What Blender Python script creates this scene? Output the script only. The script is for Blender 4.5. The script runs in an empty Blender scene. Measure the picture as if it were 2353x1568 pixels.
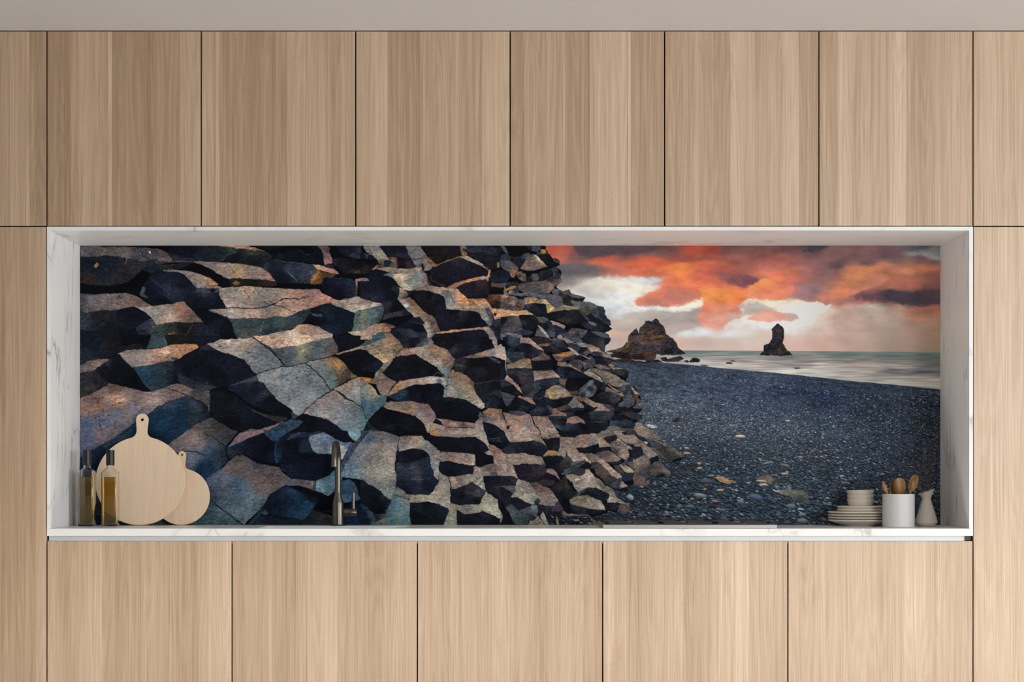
import bpy, bmesh, math, random
import numpy as np
from mathutils import Vector, Matrix, Quaternion

# ---------------------------------------------------------------- look
EXPOSURE = 0.0
PRINT_GAIN = 1.0
PRINT_EX = ((185, 500, 900, 1200, 1500, 1700, 1800, 1950, 2050, 2110, 2150), (.82, .82, .86, .91, .96, .91, .83, .70, .64, .50, .38))
PRINT_EY = ((575, 640, 720, 800, 880, 960, 1040, 1120, 1190), (.97, 1.0, 1.0, .96, .89, .82, .78, .75, .70))
WOOD_DARK, WOOD_LIGHT = (.36, .228, .127), (.725, .558, .412)
WORLD_COL, WORLD_STR = (.96, .98, 1.0, 1), .06
LIGHTS = [
    ('window_light', (8.0, -4.6, 1.4), (0.2, 0, 1.1), 3.2, 2.0, 295, (.93, .97, 1.0)),
    ('front_fill', (3.5, -8.6, 1.4), (0.2, 0, 1.1), 2.6, 1.6, 205, (.93, .97, 1.0)),  # added frontal fill, no real fitting; brightens the niche interior
    ('floor_bounce_fill', (0.0, -.75, 2.78), (0.0, -.75, 0), 5.6, .3, 54, (.97, .985, 1.0), 16),  # added narrow beam onto the floor, no fitting; its bounce lights the lower fronts
]
# ---------------------------------------------------------------- printed picture on the back panel
PX0, PY0, PW, PH = 181, 560, 1983, 652        # the panel in photo pixels (a little overlap all round)

def _hex(s):
    if len(s) == 3: s = ''.join(c*2 for c in s)
    return np.array([int(s[i:i+2], 16) for i in (0, 2, 4)], float)/255.0

def paint_picture():
    rs = np.random.RandomState(7)
    yy, xx = np.mgrid[0:PH, 0:PW]
    xx = xx + PX0 + 0.5; yy = yy + PY0 + 0.5
    def vnoise(sx, sy, seed, ang=0.0):
        r = np.random.RandomState(seed)
        ca, sa = math.cos(ang), math.sin(ang)
        u = ((xx-PX0)*ca + (yy-PY0)*sa)/sx + 300; v = (-(xx-PX0)*sa + (yy-PY0)*ca)/sy + 300
        u -= u.min(); v -= v.min()
        tab = r.rand(int(v.max())+3, int(u.max())+3)
        iu = u.astype(int); iv = v.astype(int)
        fu = u-iu; fv = v-iv
        fu = fu*fu*(3-2*fu); fv = fv*fv*(3-2*fv)
        a = tab[iv, iu]*(1-fu)+tab[iv, iu+1]*fu
        b = tab[iv+1, iu]*(1-fu)+tab[iv+1, iu+1]*fu
        return (a*(1-fv)+b*fv)*2-1
    def fbm(s, seed, oct=4, ax=1.0, ang=0.0):
        t = 0; w = 1.0; tot = 0
        for k in range(oct):
            t = t+w*vnoise(s*ax/2**k, s/2**k, seed+k, ang); tot += w; w *= 0.55
        return t/tot
    img = np.zeros((PH, PW, 3))
    # --- colour fields from samples
    def field(samples, X, Y, ax=1.0, p=3.0):
        num = np.zeros(X.shape+(3,)); den = np.zeros(X.shape)
        for (sx, sy, c) in samples:
            d = ((X-sx)/ax)**2+(Y-sy)**2+1e-3
            w = d**(-p/2)
            num += w[..., None]*c; den += w
        return num/den[..., None]
    # --- sky
    sky = []
    tk = SKY.split()
    for i in range(0, len(tk), 2):
        a, b = tk[i].split(',')
        sky.append((1240+float(a)*3.91, 563+float(b)*3.91, _hex(tk[i+1])))
    x0 = 1225-PX0; y1 = 822-PY0
    sl = (slice(0, y1), slice(x0, PW))
    wx = fbm(44, 11, 5, 1.9)[sl]*30; wy = fbm(30, 21, 5, 2.2)[sl]*13
    wq = fbm(8, 13, 3, 1.3)[sl]; wr = fbm(8, 23, 3, 1.3)[sl]
    fade = np.clip((822-yy[sl])/120, 0.12, 1)
    S = 0
    for (jx, jy) in ((0, 0), (8, 2), (-8, -2), (4, -4), (-4, 4), (14, -1), (-14, 1)):
        S = S+field(sky, xx[sl]+wx*fade+jx, yy[sl]+wy*fade+jy, 1.9, 3.8)
    S = S/7
    for ln in CLOUDS.strip().splitlines():
        head, p = ln.split('|'); fe, cs = head.split(' ')
        Q = [(1240+float(a)*3.91, 563+float(b)*3.91) for a, b in (q.split(',') for q in p.split())]
        cc = []
        for q in cs.split(';'):
            if '@' in q:
                c, w = q.split('@'); a, b = w.split(','); cc.append((1240+float(a)*3.91, 563+float(b)*3.91, _hex(c)))
            else: cc.append((Q[0][0], Q[0][1], _hex(q)))
        X = xx[sl]+wx*.42+wq*5; Y = yy[sl]+wy*.42+wr*3.5
        ins = np.zeros(X.shape, bool); dd = np.full(X.shape, 1e9); n = len(Q)
        for i in range(n):
            ax, ay = Q[i]; bx, by = Q[(i+1) % n]; ex, ey = bx-ax, by-ay
            tt = np.clip(((X-ax)*ex+(Y-ay)*ey)/(ex*ex+ey*ey+1e-9), 0, 1)
            dd = np.minimum(dd, (X-ax-tt*ex)**2+(Y-ay-tt*ey)**2)
            if ay != by: ins ^= ((ay > Y) != (by > Y)) & (X < ex*(Y-ay)/(by-ay)+ax)
        sd = np.where(ins, np.sqrt(dd), -np.sqrt(dd))/float(fe)
        sd = sd+1.1*wq/float(fe)**.5+.5*fbm(4, 37, 2, 1.6)[sl]
        m = np.clip(sd*.5+.6, 0, 1); m = (m*m*(3-2*m)*.93)[..., None]
        C = field(cc, X+wx*.3, Y+wy*.3, 1.8, 2.6)
        S = S*(1-m)+C*m
    det = (fbm(22, 31, 5, 2.4)[sl])*fade
    S = S*(1+0.15*det[..., None]+0.07*(fbm(9, 35, 3, 2.0)[sl]*fade)[..., None])
    gs = S.mean(axis=-1, keepdims=True); S = gs+(S-gs)*.93
    img[sl] = S
    # --- sea
    sea = [(1570,809,'8ea29e'),(1600,812,'90a4a0'),(1700,810,'8a9c98'),(1800,812,'869694'),(1950,813,'6e807e'),(2060,815,'667674'),(2155,816,'5e6e6c'),
           (1500,818,'c0bab8'),(1570,826,'c4bcb8'),(1650,823,'b0acaa'),(1700,826,'b0a8a6'),(1780,823,'a4a0a0'),(1850,826,'a09a98'),(1960,824,'8c8a88'),(2060,826,'7c7c7c'),(2155,828,'6a7070'),
           (1540,831,'d0c8c4'),(1620,836,'d8d0cc'),(1700,839,'dcd4d0'),(1760,835,'c0b8b4'),(1830,837,'a8a2a2'),(1900,842,'d4ccc4'),(1990,842,'b4a8a0'),(2070,842,'a09890'),(2150,842,'6c6e6e'),
           (1800,852,'e0dcd6'),(1870,854,'dcd8d4'),(1880,862,'dcdcd8'),(1960,853,'c0bab4'),(2050,853,'74727a'),(2110,856,'6a6870'),(2155,856,'686870'),
           (1960,868,'c8c4be'),(2040,866,'aaa49e'),(2110,868,'a8a098'),(2155,876,'a8a49c'),(2060,878,'b4b2aa'),(2120,886,'b0b0a8'),(1400,815,'b8bcb8'),(1420,822,'c8c4c0')]
    sea = [(a, b, _hex(c)) for a, b, c in sea]
    hor = 805.5+np.clip((xx-1560)/600, -.2, 1)*4
    sl = (slice(800-PY0, 900-PY0), slice(1380-PX0, PW))
    st = fbm(5, 41, 4, 14)[sl]
    W = field(sea, xx[sl]+st*26, yy[sl]+st*2.0, 4.0, 4.2)*.86*(1+0.15*vnoise(34, 1.7, 45)[sl][..., None]+0.13*np.minimum(vnoise(70, 2.6, 46), .3)[sl][..., None])
    m = np.clip(yy[sl]-hor[sl]+.5, 0, 1)[..., None]
    img[sl] = img[sl]*(1-m)+W*m
    # --- beach
    bp = np.array([(1380,825),(1409,827),(1450,830),(1524,834),(1620,842),(1700,850),(1842,863),(1940,874),(2050,884),(2166,896)], float)
    edge = np.interp(xx[0], bp[:,0], bp[:,1])[None, :]+vnoise(40, 4, 50)*0.7
    beach = [(1480,838,'26344a'),(1440,850,'33425a'),(1550,850,'2c3a52'),(1650,856,'30405a'),(1760,868,'34455e'),(1850,880,'263652'),(1950,888,'22324a'),(2050,900,'243244'),(2150,910,'202a38'),
             (1480,880,'34435a'),(1560,890,'33445e'),(1680,890,'2c3e5c'),(1800,905,'22355a'),(1900,920,'1c2f56'),(2020,925,'1c2a42'),(2140,930,'161e2e'),
             (1520,930,'46566a'),(1600,925,'40526a'),(1700,930,'35486a'),(1800,945,'28405e'),(1900,955,'22385a'),(2000,960,'1a2838'),(2140,970,'141c28'),
             (1560,980,'3a4a5c'),(1680,980,'405064'),(1800,985,'3c4c60'),(1920,995,'2e4058'),(2050,1000,'1c2c42'),(2150,1010,'18202e'),
             (1620,1030,'28384a'),(1750,1040,'2c3e4c'),(1880,1050,'304050'),(2000,1060,'26384c'),(2130,1060,'1a2432'),
             (1540,1090,'182636'),(1680,1090,'203446'),(1820,1100,'263c4c'),(1950,1110,'243848'),(2080,1110,'1a2838'),(2150,1120,'182232'),
             (1300,1180,'0c141e'),(1480,1150,'162432'),(1600,1160,'1c3042'),(1750,1170,'1e3646'),(1880,1190,'203646'),(2000,1180,'1a2c3a'),(2150,1190,'162230')]
    beach = [(a, b, _hex(c)) for a, b, c in beach]
    sl = (slice(820-PY0, PH), slice(1230-PX0, PW))
    Bc = field(beach, xx[sl], yy[sl], 1.8, 2.5)
    dep = np.clip((yy[sl]-850)/130, 0, 1)
    fine = vnoise(3.2, 1.25, 61)+0.7*vnoise(1.6, 1.1, 62)
    mid = vnoise(9, 2.6, 63, 0.14)
    big = vnoise(26, 5, 64, 0.2)
    band = np.exp(-((yy-(edge+23+0.02*(xx-1600)))/7.0)**2)*np.clip((xx-1450)/150, 0, 1)
    t = (0.42*fine+0.30*mid+0.2*big)[sl]
    Bc = Bc*1.03; gl = Bc.mean(axis=-1, keepdims=True); Bc = gl+(Bc-gl)*0.62
    B = Bc*(1+(0.55+0.35*dep)[..., None]*t[..., None])
    spark = np.clip((vnoise(2.6, 1.3, 65)[sl]-0.55)/0.3, 0, 1)*(0.13+0.42*dep*np.exp(-((yy[sl]-945)/75.0)**2)+0.22*band[sl])
    B = B+spark[..., None]*np.array([.86, .88, .92])
    m = np.clip(yy[sl]-edge[:, sl[1]] if edge.shape[0] == 1 else yy[sl]-edge[sl]+.5, 0, 1)[..., None]
    img[sl] = img[sl]*(1-m)+np.clip(B, 0, 1)*m
    # --- pebbles
    def ellipse(cx, cy, rx, ry, ang, col, soft=1.0):
        R = max(rx, ry)+2
        xa = int(max(0, cx-R-PX0)); xb = int(min(PW, cx+R-PX0+1)); ya = int(max(0, cy-R-PY0)); yb = int(min(PH, cy+R-PY0+1))
        if xb <= xa or yb <= ya: return
        X = xx[ya:yb, xa:xb]-cx; Y = yy[ya:yb, xa:xb]-cy
        ca, sa = math.cos(ang), math.sin(ang)
        u = (X*ca+Y*sa)/rx; v = (-X*sa+Y*ca)/ry
        d = np.sqrt(u*u+v*v)
        m = np.clip((1-d)*min(rx, ry)+.5, 0, 1)[..., None]
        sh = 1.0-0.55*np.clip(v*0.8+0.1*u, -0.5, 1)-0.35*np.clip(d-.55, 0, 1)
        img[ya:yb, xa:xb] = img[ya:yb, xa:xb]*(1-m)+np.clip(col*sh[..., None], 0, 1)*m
    pal = [_hex(c) for c in ('26404f', '1d3240', '2b3a4a', '34505c', '1a2a38', '3c4a56', '223648', '465a66', '4e6068', '182430')]
    odd = [_hex(c) for c in ('8a7468', '94806c', '6a7678', '80604f', '7a8488', 'a08c78', '6a4444')]
    pts = []
    y = 915.0
    while y < 1214:
        s = 1.15+5.6*max(0.0, (y-930)/280.0)**1.2
        x = 1232.0
        while x < 2166:
            k = s*(1.0 if x < 1950 else 1.0-0.35*(x-1950)/210)
            k *= 0.72+0.28*min(1.0, max(0.0, (x-1240)/330))
            if rs.rand() < (y-905)/130.0: pts.append((x+rs.uniform(-k, k), y+rs.uniform(-s*.4, s*.4), k))
            x += k*1.75
        y += s*0.72
    for (x, y, s) in pts:
        ix = int(min(max(x-PX0, 0), PW-1)); iy = int(min(max(y-PY0, 0), PH-1))
        q = rs.rand()
        if q < 0.022 and y > 950: c = odd[rs.randint(len(odd))]*rs.uniform(.55, .95)
        else:
            loc = Bc[min(max(int(y-820), 0), Bc.shape[0]-1), min(max(int(x-1230), 0), Bc.shape[1]-1)]
            c = 0.45*pal[rs.randint(len(pal))]*rs.uniform(.75, 1.2)+0.55*loc*rs.uniform(.75, 1.5)
            c = (c.mean()+(c-c.mean())*.62)*np.array([1.02, 1.0, 1.04])
            if rs.rand() < .11: c = c*1.5+np.array([.085, .08, .075])
        c = c*(1.12+0.35*max(0.0, min(1.0, (1040-y)/80.0)))
        k = rs.uniform(.5, 1.05)
        if rs.rand() < 0.05: k *= 1.5
        rx = s*k; ry = rx*rs.uniform(.32, .55)
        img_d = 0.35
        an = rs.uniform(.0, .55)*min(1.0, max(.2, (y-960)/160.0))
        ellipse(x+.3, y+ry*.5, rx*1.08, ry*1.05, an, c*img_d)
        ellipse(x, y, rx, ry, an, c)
    # --- facets
    warpx = fbm(9, 71, 3)*1.9; warpy = fbm(9, 81, 3)*1.9
    g1 = vnoise(1.7, 1.4, 91); g2 = vnoise(6.5, 2.2, 92, -0.12); g3 = vnoise(3.0, 2.0, 93, 0.2); g4 = fbm(26, 94, 3, 1.7, -0.2)
    hue = vnoise(5.0, 3.0, 97, 0.1)*0.6+vnoise(2.2, 1.8, 98)*0.6
    tex_l = 0.11*g1+0.12*g2+0.09*g3+0.17*g4
    tex_d = 0.17*g1+0.20*g2+0.16*g3+0.14*g4
    rid = np.exp(-(fbm(15, 121, 3, 2.2, -0.15)/0.035)**2)*np.clip(vnoise(40, 22, 125)*1.6, 0, 1)+np.exp(-(fbm(9, 131, 2, 1.2, .5)/0.03)**2)*np.clip(vnoise(33, 30, 135)*1.4-.2, 0, 1)
    tex_l = tex_l-.26*rid; tex_d = tex_d-.30*rid+.10*np.roll(rid, 2, 0)
    hv = np.array([1.0, 0.1, -1.1])
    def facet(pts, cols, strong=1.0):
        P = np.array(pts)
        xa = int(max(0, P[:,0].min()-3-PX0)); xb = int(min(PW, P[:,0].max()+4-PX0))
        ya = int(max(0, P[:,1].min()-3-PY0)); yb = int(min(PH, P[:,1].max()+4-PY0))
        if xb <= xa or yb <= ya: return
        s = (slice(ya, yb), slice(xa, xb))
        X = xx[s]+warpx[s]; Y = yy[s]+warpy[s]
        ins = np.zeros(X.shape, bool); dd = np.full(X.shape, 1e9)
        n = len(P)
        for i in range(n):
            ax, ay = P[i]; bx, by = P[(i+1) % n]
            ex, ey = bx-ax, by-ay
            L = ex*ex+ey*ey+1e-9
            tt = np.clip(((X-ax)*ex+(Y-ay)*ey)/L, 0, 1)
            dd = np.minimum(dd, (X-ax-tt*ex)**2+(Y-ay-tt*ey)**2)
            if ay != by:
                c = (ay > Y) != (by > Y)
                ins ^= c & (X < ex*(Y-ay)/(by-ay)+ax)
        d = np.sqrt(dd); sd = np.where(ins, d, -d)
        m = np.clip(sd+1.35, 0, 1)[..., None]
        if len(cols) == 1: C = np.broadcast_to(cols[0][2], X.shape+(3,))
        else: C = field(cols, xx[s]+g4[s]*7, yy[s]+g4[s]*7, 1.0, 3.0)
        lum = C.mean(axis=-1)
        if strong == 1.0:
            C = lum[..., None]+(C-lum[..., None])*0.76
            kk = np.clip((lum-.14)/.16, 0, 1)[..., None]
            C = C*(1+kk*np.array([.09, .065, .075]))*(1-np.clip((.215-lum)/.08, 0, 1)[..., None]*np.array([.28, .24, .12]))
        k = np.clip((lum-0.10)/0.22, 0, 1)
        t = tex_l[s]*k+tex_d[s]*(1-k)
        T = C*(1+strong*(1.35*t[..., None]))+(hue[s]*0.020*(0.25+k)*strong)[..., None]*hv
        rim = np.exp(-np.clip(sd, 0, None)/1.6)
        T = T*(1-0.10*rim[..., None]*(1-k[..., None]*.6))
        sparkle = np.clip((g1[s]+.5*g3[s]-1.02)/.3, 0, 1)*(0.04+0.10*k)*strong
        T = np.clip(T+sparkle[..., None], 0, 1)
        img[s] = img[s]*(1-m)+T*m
    def crack(pts, w, col):
        P = np.array(pts)
        xa = int(max(0, P[:,0].min()-6-PX0)); xb = int(min(PW, P[:,0].max()+7-PX0))
        ya = int(max(0, P[:,1].min()-6-PY0)); yb = int(min(PH, P[:,1].max()+7-PY0))
        if xb <= xa or yb <= ya: return
        s = (slice(ya, yb), slice(xa, xb))
        X = xx[s]+warpx[s]*1.4; Y = yy[s]+warpy[s]*1.4
        dd = np.full(X.shape, 1e9)
        for i in range(len(P)-1):
            ax, ay = P[i]; ex, ey = P[i+1]-P[i]
            tt = np.clip(((X-ax)*ex+(Y-ay)*ey)/(ex*ex+ey*ey+1e-9), 0, 1)
            dd = np.minimum(dd, (X-ax-tt*ex)**2+(Y-ay-tt*ey)**2)
        m = np.clip(w*(0.8+0.5*g3[s])-np.sqrt(dd)+.5, 0, 1)[..., None]*min(1.0, .35+.65*w)
        img[s] = img[s]*(1-m)+col*m
    rock = []
    O = {'T': None}
    sil = '-710,-5 68,-5 75,4 74,7 78,12 79,16 84,20 86,23 92,22 97,25 98,28 97,31 98,33 90,38 92,37 98,41 101,47 100,51 98,57 102,59 102,62 95,66 92,70 97,75 103,78 114,76 118,82 130,85 141,89 137,94 134,95 145,97 160,102 165,104 172,104 172,108 175,111 173,117 183,127 184,133 181,136 178,137 186,141 180,145 172,147 180,151 182,157 183,159 180,165 175,169 173,180 175,181 185,187 187,191 185,199 190,203 208,209 213,213 213,220 208,228 215,233 222,237 232,250 235,262 226,268 232,275 226,288 232,305 234,320 238,365 236,378 228,397 213,405 212,412 200,412 190,411 192,422 202,429 215,438 215,445 210,451 195,448 180,446 172,451 155,455 148,456 165,464 178,471 156,473 146,455 130,455 112,452 95,455 97,475 93,475 91,455 85,449 74,448 80,475 -710,475'
    def draw(txt):
        ox = oy = 0.0; u = 322/234.8
        for ln in txt.strip().splitlines():
            k = ln[0]
            if k == 'T':
                _, c, r = ln.split(); ox = 185+322*int(c); oy = 563+215*int(r); u = 322/234.8
            elif k == 'B': ox, oy, u = 1440, 880, 2.092
            elif k == 'S': ox, oy, u = 1390, 700, 1.9209
            else:
                head, p = ln.split('|')
                P = [(ox+float(a)*u, oy+float(b)*u) for a, b in (q.split(',') for q in p.split())]
                if k == 'F':
                    cols = []
                    for q in head[2:].split(';'):
                        if '@' in q:
                            c, w = q.split('@'); a, b = w.split(',')
                            cols.append((ox+float(a)*u, oy+float(b)*u, _hex(c)))
                        else: cols.append((P[0][0], P[0][1], _hex(q)))
                    facet(P, [(a_, b_, c_.mean()+(c_-c_.mean())*.75) for a_, b_, c_ in cols] if txt is SCENERY else cols, 1.6 if txt is SCENERY else 1.0)
                else:
                    _, w, c = head.split()
                    crack(P, float(w)*u*.72, _hex(c))
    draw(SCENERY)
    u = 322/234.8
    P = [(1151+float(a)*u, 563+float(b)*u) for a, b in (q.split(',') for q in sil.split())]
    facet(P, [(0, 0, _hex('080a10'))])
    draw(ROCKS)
    for (cx, cy, rx, ry, an, c) in ((125,59,6,1.7,.05,'c0a898'),(177,42,3,1.3,.1,'b09478'),(142,126,8,3.4,.25,'44546a'),(81,124,7,2.6,.15,'6c7470'),(103,118,4,1.3,0,'b88c70'),(166,119.5,3,1.2,0,'b08c78'),(4,126,4,3,.5,'78828a'),(43,145,4,1.3,0,'7c4a4c'),(181,136,5,3,.1,'54686c'),(193,145,4,2,0,'6a6c6a'),(70,136,5,2,.1,'406060'),(148,108,6,1,.1,'b0a090'),(97,130,4,1,.1,'a07060'),(174,100,4,1.3,-.1,'a08c80'),(191,82,3,1.2,.1,'8c7c70'),(155,88,6,1.2,-.2,'7c7670'),(174,91,6,1.9,.25,'5a6068'),(193,152,6,3,.1,'5c6264'),(88,108.5,8,2.6,.08,'4a4650'),(80,89,2,1.2,0,'a08878'),(90,40,1.6,1.2,0,'b09080'),(52,48,1.6,1,0,'907870'),(66,72,3,1.2,.1,'a08478'),(66,77.5,4,1.4,.1,'948478'),(80,94,3,1.2,0,'a88c78'),(150,112,5,1.2,.1,'b0a090'),(181,103,0,0,0,'000'),(86,117,2,1,0,'b07840'),(125,131,4,2.5,.3,'5c686c'),(105,140,5,2,.1,'4c5a64'),(80,154,8,2.4,.1,'4a5a68'),(96,4,1.6,.7,0,'a06040'),(199,32.5,2,1,0,'a06848'),(27,152,0,0,0,'000')):
        if rx: ellipse(1440+cx*2.092, 880+cy*2.092, rx*2.092, ry*2.092, an, _hex(c))
    return np.clip(img, 0, 1)
# traced outlines: F colours|polygon, C width colour|crack, T tile column row
SKY = """\
5,8 c05a48 12,4 b85548 17,3 c06050 22,4 56474e 32,4 5a4a50 40,3 6a5050 50,4 54454f 62,3 54454c 75,3 6e4c4a 88,2 b04a38 100,3 9a4434 110,3 6c4a48 125,3 74504e 140,3 6a4c4c 152,3 6a4a4a 162,2 44404c 170,3 7a5856 190,3 7a5a5a 205,3 6a5055 220,1 484c54 230,2 505458
12,9 c06050 22,8 70585a 30,7 c05848 40,6 b85a48 50,8 8a5850 65,6 805a58 80,8 a05048 95,6 9a5048 110,8 9a5a54 125,6 8a5450 140,8 a86058 155,6 805858 170,7 805a5c 190,7 6e5258 205,7 604850 222,5 8a8e90 232,6 90908f
15,13 5a5a60 25,14 5c5a60 28,10 d06a50 40,11 d86a4c 55,11 dc6444 65,10 d86040 75,13 e87c48 82,13 e88848 92,12 d86c48 105,13 c46450 115,12 b06860 130,12 b86a60 140,14 c07068 150,12 a06460 165,12 8e6264 180,12 584850 195,12 5e4850 210,10 6a5456 225,8 6a5054 232,10 685050
20,16 666468 32,16 6a6468 40,16 a86a60 50,17 c46a5a 60,16 e07050 70,17 d86c50 82,16 f08a48 95,17 c86450 107,16 b0605a 118,18 9c5c5c 130,16 d07860 140,17 e07858 150,16 d07860 160,16 b07068 170,16 806066 185,15 c07858 195,14 c88058 205,15 b07058 215,13 c07c5c 228,14 b87050
15,21 8a8684 25,22 a8a09a 35,21 b8b0a8 50,20 d8d0c8 60,21 d8dce0 68,21 c8dce6 76,21 f08060 85,21 f88850 100,21 d86a50 110,20 a05a58 120,20 7c4e58 126,20 7e5058 131,22 f89a5c 140,20 f08058 152,21 d87460 165,21 9a7070 175,22 c07c60 183,20 d08860 195,20 b07460 210,20 a86850 222,20 8c5a50 232,19 7a5048
15,25 a8a09a 28,25 c8c0b8 40,25 ece4d4 55,25 f0ead8 65,25 f0e4d0 70,25 f08868 80,24 f48060 95,24 f88458 110,25 f88458 118,25 e07858 124,26 f89860 135,26 f88c60 148,25 e07c64 155,26 94707a 165,26 8e7076 173,26 d88868 180,25 d8845c 192,25 b87464 205,25 a46454 218,25 a06050 230,25 6c4a48
20,31 b0a8a2 35,29 d0d4d4 50,29 e4e8ea 58,30 ecd8cc 62,30 d8806c 75,29 c47468 90,28 c07868 100,30 f89050 107,29 ff9c50 115,29 f08048 120,30 d07058 126,30 f09070 138,30 f08c6c 150,30 a87478 158,30 8c6e76 168,29 d88470 178,28 c87c68 188,30 74505a 200,29 60464c 207,29 403844 218,29 403742 230,29 463a44
30,34 c8ccd0 42,35 dfe6ea 55,34 e8e8e4 65,35 d08878 78,34 c08478 87,33 e8dcc8 94,33 fcf0da 98,34 f8a068 107,34 f88a50 115,33 e87c58 120,34 f0dcc8 128,32 f0e0cc 138,34 fcecd0 150,34 fcf0d8 165,34 c08070 178,34 b07068 190,33 a06460 200,33 6a4c4e 215,33 504246 230,33 5a4044
40,40 d8e0e6 50,38 dce8f0 65,38 e8eef4 80,38 f0f0ec 90,37 f0ece0 97,38 ec8868 108,38 e89880 116,38 d8b0a0 122,37 c0b8b4 130,37 c0b8b2 138,37 c8bcb4 147,37 f8f0e0 160,37 fbf0dc 172,37 e8d0c0 182,36 c8a898 195,37 b8aca0 210,36 a88878 220,38 986858 231,38 945c4c
45,43 c8c4c2 55,42 b8b0ac 70,41 b4aca6 85,41 b0a8a4 93,40 a8a09e 96,44 ec9880 104,44 e8a490 112,43 d8aca0 118,42 d0c4bc 125,42 e8a894 133,42 e89c88 142,43 d09890 150,42 b8a09a 157,43 f4ece4 165,42 d8c4b8 178,42 bca498 195,42 aa9a90 210,42 a08e84 222,42 9c7460 232,42 90685a
45,52 d8b4a4 50,49 c4b0a8 65,48 b0a6a2 78,48 b8a8a2 90,47 b8a8a0 100,47 e8a898 106,48 e8a898 112,47 e8dcd4 120,46 e8e8e8 132,47 e4ecf2 145,48 e8ecf0 155,48 e0e0e0 165,47 d8c8c0 180,47 c0a498 200,47 a8968c 220,47 957c70 232,46 8c7264
42,57 c0b0a8 75,52 c0b4ae 85,52 dce0e2 95,51 e4ecf0 110,52 e4ecf0 122,52 dcd8d4 133,53 d4c0b8 150,51 e0d4ce 165,51 d4bcb0 185,52 b8a094 205,52 a08c80 230,52 8a7264
42,60 c8b4ac 82,57 d0b0a4 95,57 c4b0a6 110,57 d0bcb2 125,57 d4c4ba 145,57 d8bcb0 165,57 d0ada0 185,58 b49c90 210,57 98847a 232,57 84705f
85,61 d8b8ac 110,61 d8bcb0 130,61 d8c0b4 150,61 d8b8ac 170,61 c8a89c 190,61 b0988c 210,61 96827a 232,61 807060
"""
CLOUDS = """\
7 c8c4bc@25,24;ece4d4@42,24;f2ead8@58,25;d8dce0@62,21.5;c8dce6@69,21;f0e4d0@64,25;e4e8ea@48,30;dfe6ea@45,36;e8eef0@65,38;f0ece0@86,37;fcf0da@94,33.5;d0d4d4@33,30;d8dad8@55,33|14,28 22,23 32,20 45,19 60,20 72,20.5 66,23 70,24.5 66,27 60,29 57,32 56,34.5 63,36 75,36 88,34 95,32 96,35 94,37 85,39 70,38.5 50,39 42,42 38,36 30,33 20,32
5 c0bab4@55,40;b0a8a4@80,41;a8a09e@92,42;b4a8a2@70,47;b8a8a2@85,48;c4b4ac@48,48|52,40 62,39 75,39.5 88,38.5 94,37.5 93,42 96,47 90,49 80,51.5 74,51 60,50 45,50 42,46
2 fcecd0@138,34;fcf0d8@152,34.5;fbf0dc@162,36;f8f0e0@148,38;f4ece4@156,43;f0e0cc@124,33;e8e0d8@118,46;e8ecf0@140,46.5|119,31 126,32 135,33 150,33 165,33.5 172,35 170,38 160,42 152,46 140,47 125,46 118,46 112,48 108,50 112,46 118,44 121,41 118,38 120,35
4 c4bab4@125,37;bcb4b0@130,36;c8bcb4@137,38|118,36 128,33.5 136,36 140,38 135,39 126,41 121,41
2.5 e8a894@128,42;e89c88@134,41.5;d8988c@142,42;b09c98@149,42.5;e0a898@130,39|123,44 126,40 132,37.5 138,38 143,40 148,40 151,41 152,43 148,45 142,44 135,45.5 128,44.5
4 f08868@68,28;d8806c@62,32;c47468@75,31;c07868@88,30;e87858@92,27;d08878@65,35|56,35 60,30 68,26.5 80,25 95,26 97,29 95,32 85,34.5 75,36 64,36
1.8 f89850@100,31;ff9c50@107,30;f08048@115,31.5;f88a50@107,34;ec8868@98,38;e89880@108,38;e08870@115,37;ec9880@97,43;e8a490@105,43;e8a090@104,47;d8aca0@115,42|95,26 105,25 118,26 122,31 118,34 116,36 119,40 118,43 113,44 111,47 106,48 101,48 96,46 94,42 95,38 97,35
4 a06060@109,18;7c4e58@121,20.5;7a4a56@126,20;8a545a@115,21|107,16 115,18 122,18 127,18.5 129,21 126,23 120,25 112,23 106,20
2 f89a5c@131,22;f89860@125,26;f88c60@136,26;f09070@126,30;f08c6c@140,29;e07c64@147,27|121,30 124,25 130,21 133,20 138,24 150,25 148,29 140,32.5 130,32
3 d88868@170,29;d8845c@178,25;d08860@184,20;c88058@194,16;b07460@195,22;c07860@185,26|167,31 174,27 177,22 183,18 190,15 196,14 202,17 205,20 200,24 190,27 180,30
5 60464c@192,31;403844@207,30;3c3440@220,30.5;463a44@232,30|198,29 205,27 215,28 225,28 237,26 237,35 222,35 208,33 190,33 186,30
3 484c54@225,1;70747a@230,3;909090@228,5|218,-2 237,-2 237,6 230,7 222,4
2 44404c|160,1 170,0 172,1 164,4 157,4.5
5 50444e|20,1 45,0 50,3 40,6 28,7 22,7
"""
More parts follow.
